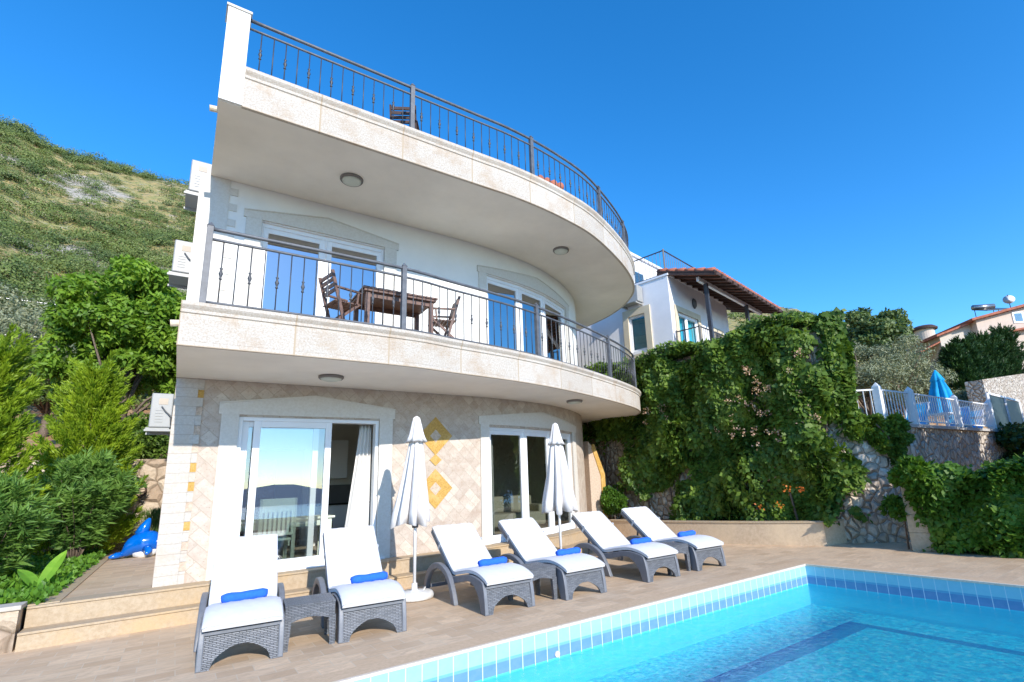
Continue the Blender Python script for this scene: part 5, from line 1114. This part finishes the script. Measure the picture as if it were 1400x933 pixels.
def mass(name, label, cat, P, d, L, W_, mat, base, jit=.6, stems=None, group=None, nrm=None):
    t = thing(name, label, cat, base, 0, group); leaves('foliage', np.asarray(P)-np.array(base), d, L, W_, mat, t, jit=jit, nrm=nrm)
    mb = MB()
    for s in (stems or [[(0, 0, 0), (0, 0, .3)]]): mb.tube(s, np.linspace(.02, .006, len(s)).tolist(), 5)
    mb.build('stem', 'bark', t, True); return t
# trailing climber over the wall corner at the upper terrace
cs = []
for x, lo, k in ((12.1, 2.2, 6), (12.3, 2.05, 9), (12.5, 1.8, 12), (12.7, 1.6, 13), (12.9, 1.75, 11), (13.1, 2.1, 6)):
    for _ in range(k): cs.append((x+rng.normal(0, .08), float(np.interp(x, [12.0, 12.7, 14.3], [5.5, 4.92, 4.86]))-.12*rng.random(), rng.uniform(lo, 2.62)))
P, d = blob_points(np.array(cs), rng.uniform(.06, .15, len(cs)), 8500, .2)
mass('trailing_vine', 'dark green vine trailing over the wall corner below the white fence', 'climbing plant', P, d+np.array([-.2, -.4, -.4]), .10, .08, 'lf_ivy', (12.5, 5.0, 2.5), stems=[[(-.2, 0, 0), (0, -.12, -.3), (.1, -.1, -.8)]])
cs = np.array([(x, 4.72-.1*rng.random(), rng.uniform(.6, 2.5)) for x in rng.uniform(19.6, 25, 70)]); P, d = blob_points(cs, rng.uniform(.2, .36, 70), 9000, .2)
mass('wall_vine', 'dark vine covering the right end of the grey stone wall under the gate frame', 'climbing plant', P, d+np.array([0, -.5, -.2]), .15, .11, 'lf_dark', (21.5, 4.8, 1.0))
# hedge right of the pillar
n = 42000; Y = rng.uniform(-1.2, 4.25, n); X = 11.55+rng.random(n)**2*.75-.12*np.abs(np.sin(Y*2.6))-.08*np.sin(Y*7); Z = .03+rng.random(n)**.8*(1.42+.10*np.sin(Y*3.3)+.06*np.sin(Y*8))
X = X+.10*np.sin(Z*5+Y*3)-.05; k = rng.random(n) < .22; Z[k] = 1.30+.26*rng.random(k.sum())**2+.10*np.sin(Y[k]*3.3)+.07*np.sin(Y[k]*9); X[k] = rng.uniform(11.4, 12.4, k.sum())
mass('hedge', 'dense green climber hedge right of the travertine pillar', 'hedge', np.stack([X, Y, Z], 1), np.tile([-.1, -.1, -.6], (n, 1)), .12*rng.uniform(.6, 1.3, n), .09*rng.uniform(.6, 1.3, n), 'lf_hedge', (11.9, 2, 0), nrm=np.stack([-.7+.5*np.sin(Z*6+Y*2), -.3+.8*np.sin(Y*5+Z*3), .3+1.2*np.clip((Z-1.2)*4, 0, 1)+.6*np.sin(Z*7+Y*4)], 1), stems=[[(0, -1.5+k*.8, 0), (.02, -1.45+k*.8, .7), (-.05, -1.5+k*.8, 1.3)] for k in range(5)])
mb = MB(); mb.box(-.02, .35, -3.1, 2.1, 0, 1.2); mb.build('support_wall', 'rubble_grey', bpy.data.objects['hedge'])
n = 900; C0 = ell_centers((11.52, 4.22, 1.42), (.28, .34, .22), 14); P, d = blob_points(C0, np.full(14, .14), 2600); C1 = ell_centers((11.45, 4.15, .98), (.12, .2, .22), 8); P1_, d1_ = blob_points(C1, np.full(8, .12), 1500)
C2_ = ell_centers((11.5, 4.6, .80), (.12, .16, .2), 6); P2_, d2_ = blob_points(C2_, np.full(6, .11), 900)
mass('pillar_vine', 'bright leaves growing over the top and side of the travertine pillar', 'climbing plant', np.concatenate([P, P1_, P2_]), np.concatenate([d, d1_, d2_]), .10, .07, 'lf_hedge', (11.6, 4.3, 0), stems=[[(0, .25, 0), (.0, .22, .7), (-.05, .1, 1.3)]])
# shrub at the foot of the buttress
C0 = ell_centers((10.55, 11.8, .95), (.42, .45, .55), 26, .2); P, d = blob_points(C0, np.full(26, .17), 6500)
mass('shrub', 'small bright green shrub beside the yellow stone buttress', 'shrub', P, d, .075, .055, 'lf_hedge', (10.55, 11.8, .38))
# left garden
cv = 26000; X = rng.uniform(-6.5, -1.36, cv); Y = rng.uniform(9.28, 17.9, cv); Z = .40+.13*rng.random(cv)+.06*np.sin(X*4)*np.sin(Y*3.1)
edge = rng.random(cv) < .06; X[edge] = -1.36+.18*rng.random(edge.sum()); leaves('ground_cover', np.stack([X, Y, Z], 1), np.tile([0, 0, .8], (cv, 1)), .085, .06, 'lf_cover', None, jit=.8, kind='stuff')
def spray(name, label, base, r, h, n, mat, L, W_, ncl=60, group=None, up=.9, lowcut=.0, droop=0):
    """conifer-like cone of upward pointing sprays"""
    P, D = [], []
    for k in range(ncl*5):
        z = rng.random()**1.15; rr = r*(1-z)**.95*(.5+.6*rng.random()); a = rng.uniform(0, 2*pi); d0 = np.array([cos(a)*.75, sin(a)*.75, up]); d0 /= np.linalg.norm(d0)
        ln = h*.15*(.6+.8*rng.random()); m = n//(ncl*5); q = rng.random(m); c = np.array([rr*cos(a)*.75, rr*sin(a)*.75, z*h*.95+.05]); spread = .03+.11*(1-q)
        P.append(c+d0*(q*ln)[:, None]+rng.normal(size=(m, 3))*(spread*r*.42)[:, None]); D.append(np.tile(d0, (m, 1)))
    t = thing(name, label, 'tree', base, 0, group); leaves('crown', np.concatenate(P), np.concatenate(D), L, W_, mat, t, jit=.35)
    mb = MB(); mb.tube([(0, 0, -.1), (0, 0, h*.5), (0, 0, h*.92)], [.07, .05, .015], 8); mb.build('trunk', 'bark', t, True)
spray('golden_conifer', 'golden green feathery conifer at the left edge behind the oleander', (-2.75, 12.9, .4), .62, 4.0, 45000, 'lf_gold', .12, .026, 60)
spray('golden_conifer', 'golden green cone shaped conifer behind the oleander beside the path', (-1.85, 17.0, .4), 1.25, 4.4, 55000, 'lf_gold', .13, .028, 66)
for i, (x, y, r, h) in enumerate(((36.2, 9.9, 1.4, 2.9), (37.6, 9.8, 1.5, 3.4), (39.0, 9.7, 1.5, 3.2), (40.6, 9.6, 1.7, 4.0), (42.4, 9.4, 1.8, 4.0), (44.4, 9.2, 1.9, 4.8))):
    spray('conifer', ['leftmost', 'second from left', 'third from left', 'fourth from left', 'fifth from left', 'rightmost'][i]+' dark conifer of the row above the far stone wall', (x, y, 5.2), r, h, 16000, 'lf_dark', .26, .06, 70, 'dark conifers above the far stone wall')
def oleander(label, base, r, h, nst, seed):
    P, D, S = [], [], []; rs = np.random.default_rng(seed)
    for k in range(nst):
        a = rs.uniform(0, 2*pi); lean = r*rs.random()**.6; hh = h*(1-.38*(lean/r)**2)*rs.uniform(.78, 1.08)
        st = crs([(0.05*cos(a), .05*sin(a), 0), (lean*.35*cos(a), lean*.35*sin(a), hh*.45), (lean*.8*cos(a), lean*.8*sin(a), hh*.8), (lean*1.08*cos(a), lean*1.08*sin(a), hh)], 7)
        m = len(st); S.append([tuple(p) for p in st[::3]]+[tuple(st[-1])])
        for i in range(4, m):
            ax = np.array(st[i]-st[i-1]); ax /= np.linalg.norm(ax); c = np.array(st[i]); w_ = 10 if i > m-4 else 6
            dd = rs.normal(size=(w_, 3)); dd -= ax*(dd@ax)[:, None]; dd /= np.linalg.norm(dd, axis=1)[:, None]
            P.append(c+ax*rs.uniform(-.05, .05, w_)[:, None]); D.append(dd*.85+ax*(.35+.6*i/m)-np.array([0, 0, .15]))
            if rs.random() < .4:
                sd_ = np.array([rs.normal(), rs.normal(), .5]); sd_ /= np.linalg.norm(sd_); tip = c+sd_*rs.uniform(.12, .28); dd = rs.normal(size=(9, 3)); dd -= sd_*(dd@sd_)[:, None]; dd /= np.linalg.norm(dd, axis=1)[:, None]
                P.append(tip-sd_*rs.uniform(0, .08, 9)[:, None]); D.append(dd*.8+sd_*.8)
    t = thing('oleander', label, 'shrub', base, 0, 'oleander bushes in the garden bed'); leaves('foliage', np.concatenate(P), np.concatenate(D), .19, .034, 'lf_ole', t, jit=.10)
    mb = MB()
    for s in S[::2]: mb.tube(s, np.linspace(.014, .004, len(s)).tolist(), 5)
    mb.build('stem', 'bark', t, True)
oleander('long leaved oleander bush at the left edge of the garden bed', (-2.25, 11.9, .4), .58, 1.55, 46, 1)
oleander('round oleander bush beside the side path near the inflatable dolphin', (-1.62, 15.4, .4), .78, 2.2, 105, 2)
C0 = ell_centers((-2.5, 10.9, 1.0), (.28, .3, .5), 16, .1); P, d = blob_points(C0, np.full(16, .16), 3000); mass('gold_shrub', 'small golden green shrub at the left edge of the bed', 'shrub', P, d+np.array([0, 0, .8]), .10, .03, 'lf_gold', (-2.5, 10.9, .4), .3)
bp = thing('broadleaf_plant', 'young plant with three broad bright leaves near the bed corner', 'plant', (-1.45, 10.6, .45))
mb = MB()
for a, ln, lift in ((1.0, .62, 1.1), (2.4, .55, .9), (4.0, .62, .35), (0.1, .40, .5)):
    rows = []; dx, dy = cos(a), sin(a)
    for k in range(9):
        u = k/8; w_ = .10*sin(pi*min(1, u*.92+.08))**.8*(1 if k < 8 else 0); z = lift*u*ln-.55*u*u*ln*(1.2-lift*.6); x = u*ln*(.95-.3*lift); rows.append(((dx*x-dy*w_, dy*x+dx*w_, z+.02), (dx*x, dy*x, z-.0), (dx*x+dy*w_, dy*x-dx*w_, z+.02)))
    for r1, r2 in zip(rows[:-1], rows[1:]): mb.face([r1[0], r1[1], r2[1], r2[0]]); mb.face([r1[1], r1[2], r2[2], r2[1]])
mb.build('leaf', 'lf_banana', bp)
n = 3500; P = rng.normal(size=(n, 3))*np.array([.16, .2, 0]); Dd = P*1.2+np.array([0, 0, 1]); P[:, 2] = rng.random(n)*.9; mass('rosemary', 'tall feathery pale green rosemary between the dolphin and the villa wall', 'plant', P+np.array([-.30, 16.6, .45]), Dd, .16, .012, 'lf_rose', (-.30, 16.6, .45), .2)
mb = MB(); mb.prism([(-9, 18.0), (-.16, 18.0), (-.16, 18.5), (-9, 18.5)], -.2, 2.75); tag(mb.build('flagstone_wall', 'flagwall'), 'tan flagstone retaining wall at the end of the side path', 'wall')
# an old cart wheel leaning at the wall
mb = MB(); mb.tube([(.33*cos(a*pi/12), 0, .33*sin(a*pi/12)) for a in range(25)], .022, 6, False)
for k in range(4): a = k*pi/4; mb.bar((.32*cos(a), 0, .32*sin(a)), (-.32*cos(a), 0, -.32*sin(a)), .016)
o = mb.build('iron_wheel', 'darkwood', None, True); o.location = (-.98, 17.85, 1.95); tag(o, 'dark iron hoop leaning on the flagstone wall at the path end', 'wheel')
# big bright tree behind
tree('citrus_tree', 'large bright green leafy tree behind the path against the hillside', 'tree', (-1.7, 20.8, 2.3), (-1.55, 20.5, 6.7), (2.15, 1.9, 2.7), 'lf_bright', 190, 40000, .34, .19, .09, .16, None, .75, -.75, .35)
for i, (x, y, r) in enumerate(((-3.9, 24.5, 1.7), (-5.6, 27.5, 2.2), (-6.8, 23.5, 1.5), (-2.9, 31, 2.4), (-7.6, 33, 2.6), (-4.6, 38, 2.6), (-10, 42, 2.8), (-1.0, 36, 2.4))):
    z = float(zter(x, y)); tree('olive_tree', ['grey olive tree on the red slope just left of the bright tree', 'grey olive tree on the slope with a visible trunk', 'grey olive at the left picture edge above the golden conifer', 'grey olive tree uphill of the bright tree', 'large grey olive uphill near the left edge', 'grey olive higher on the slope in the middle', 'grey olive highest at the left edge', 'grey olive on the slope nearest the villa wall'][i], 'tree', (x, y, z-.2), (x, y, z+r*1.05), (r, r, r*.8), 'lf_olive' if i % 3 else 'lf_mid', 40, 11000, r*.3, .14 if y < 30 else .2, .05 if y < 30 else .08, .12, 'olive trees on the slope left of the villa', .8, -.7)
# scrub on the hillside: one uncountable cover
def scrub():
    Ps, Ds, Ls = [], [], []; tmpl = []
    for k in range(5):
        d = rng.normal(size=(460, 3)); d /= np.linalg.norm(d, axis=1)[:, None]; d[:, 2] = np.abs(d[:, 2]); r = rng.uniform(.6, 1.08, 460)*(1+.22*np.sin(d[:, 0]*5+k)+.2*np.cos(d[:, 1]*6+k)); tmpl.append((d*r[:, None]*np.array([1, 1, .66]), d))
    def put(az0, az1, n, r0, r1, s0):
        az = np.radians(rng.uniform(az0, az1, n)); r = r0+(r1-r0)*rng.random(n)**.72; x, y = r*np.sin(az), r*np.cos(az)
        clus = np.sin(x*.045+2)*np.sin(y*.031)+.6*np.sin(x*.11-y*.05)+.35*np.sin(y*.13+x*.04); kp = clus*.75+rng.normal(0, .6, n) > -.30-.5*np.clip((r-125)/20, 0, 1)*(r < 160); x, y, r = x[kp], y[kp], r[kp]; z = zter(x, y)
        for a, b, c, rr in zip(x, y, z, r):
            s = s0*rng.uniform(.25, 1.15)*(.6+.55*min(1, rr/150)); P, d = tmpl[rng.integers(5)]; m = 460 if az0 < 0 else 170; th = rng.uniform(0, 6.28); Rz = np.array([[cos(th), -sin(th), 0], [sin(th), cos(th), 0], [0, 0, 1]])
            Ps.append(P[:m]@Rz.T*s+np.array([a, b, c-.15*s])); Ds.append(d[:m]@Rz.T); Ls.append(np.full(m, .115*s if az0 < 0 else .22*s))
    put(-17, 4, 2500, 30, 158, 2.15); put(56, 84, 2000, 70, 520, 2.3)
    P = np.concatenate(Ps); D_ = np.concatenate(Ds); L = np.concatenate(Ls); leaves('hillside_scrub', P, np.tile([0, 0, .2], (len(P), 1)), L*.95, L*.75, 'lf_scrub', None, jit=.8, nrm=D_, nj=.35, kind='stuff')
scrub()
# overhead wires across the hillside
for i, (z0, z1, yy) in enumerate(((9.2, 9.9, 30), (9.0, 9.7, 30.4), (8.1, 8.6, 31), (12.0, 12.6, 34))):
    pts = [(-16+k*1.6, yy+k*.15, z0+(z1-z0)*k/12-.5*sin(pi*k/12)-.25*k/12) for k in range(13)]
    mb = MB(); mb.tube(pts, .022, 5); tag(mb.build('power_line', 'steel', None, True), ['upper of the lower pair of overhead wires across the hill', 'lower of the lower pair of overhead wires across the hill', 'lowest overhead wire across the hill', 'highest overhead wire across the hill'][i], 'power line', 'overhead wires across the hillside')

C0 = ell_centers((-1.0, 19.6, 3.3), (.9, .5, .8), 30, .2); P, d = blob_points(C0, np.full(30, .3), 6500)
mass('shrub', 'dark green shrub on top of the flagstone wall below the air conditioner', 'shrub', P, d, .13, .07, 'lf_ivy', (-1.0, 19.6, 2.4))
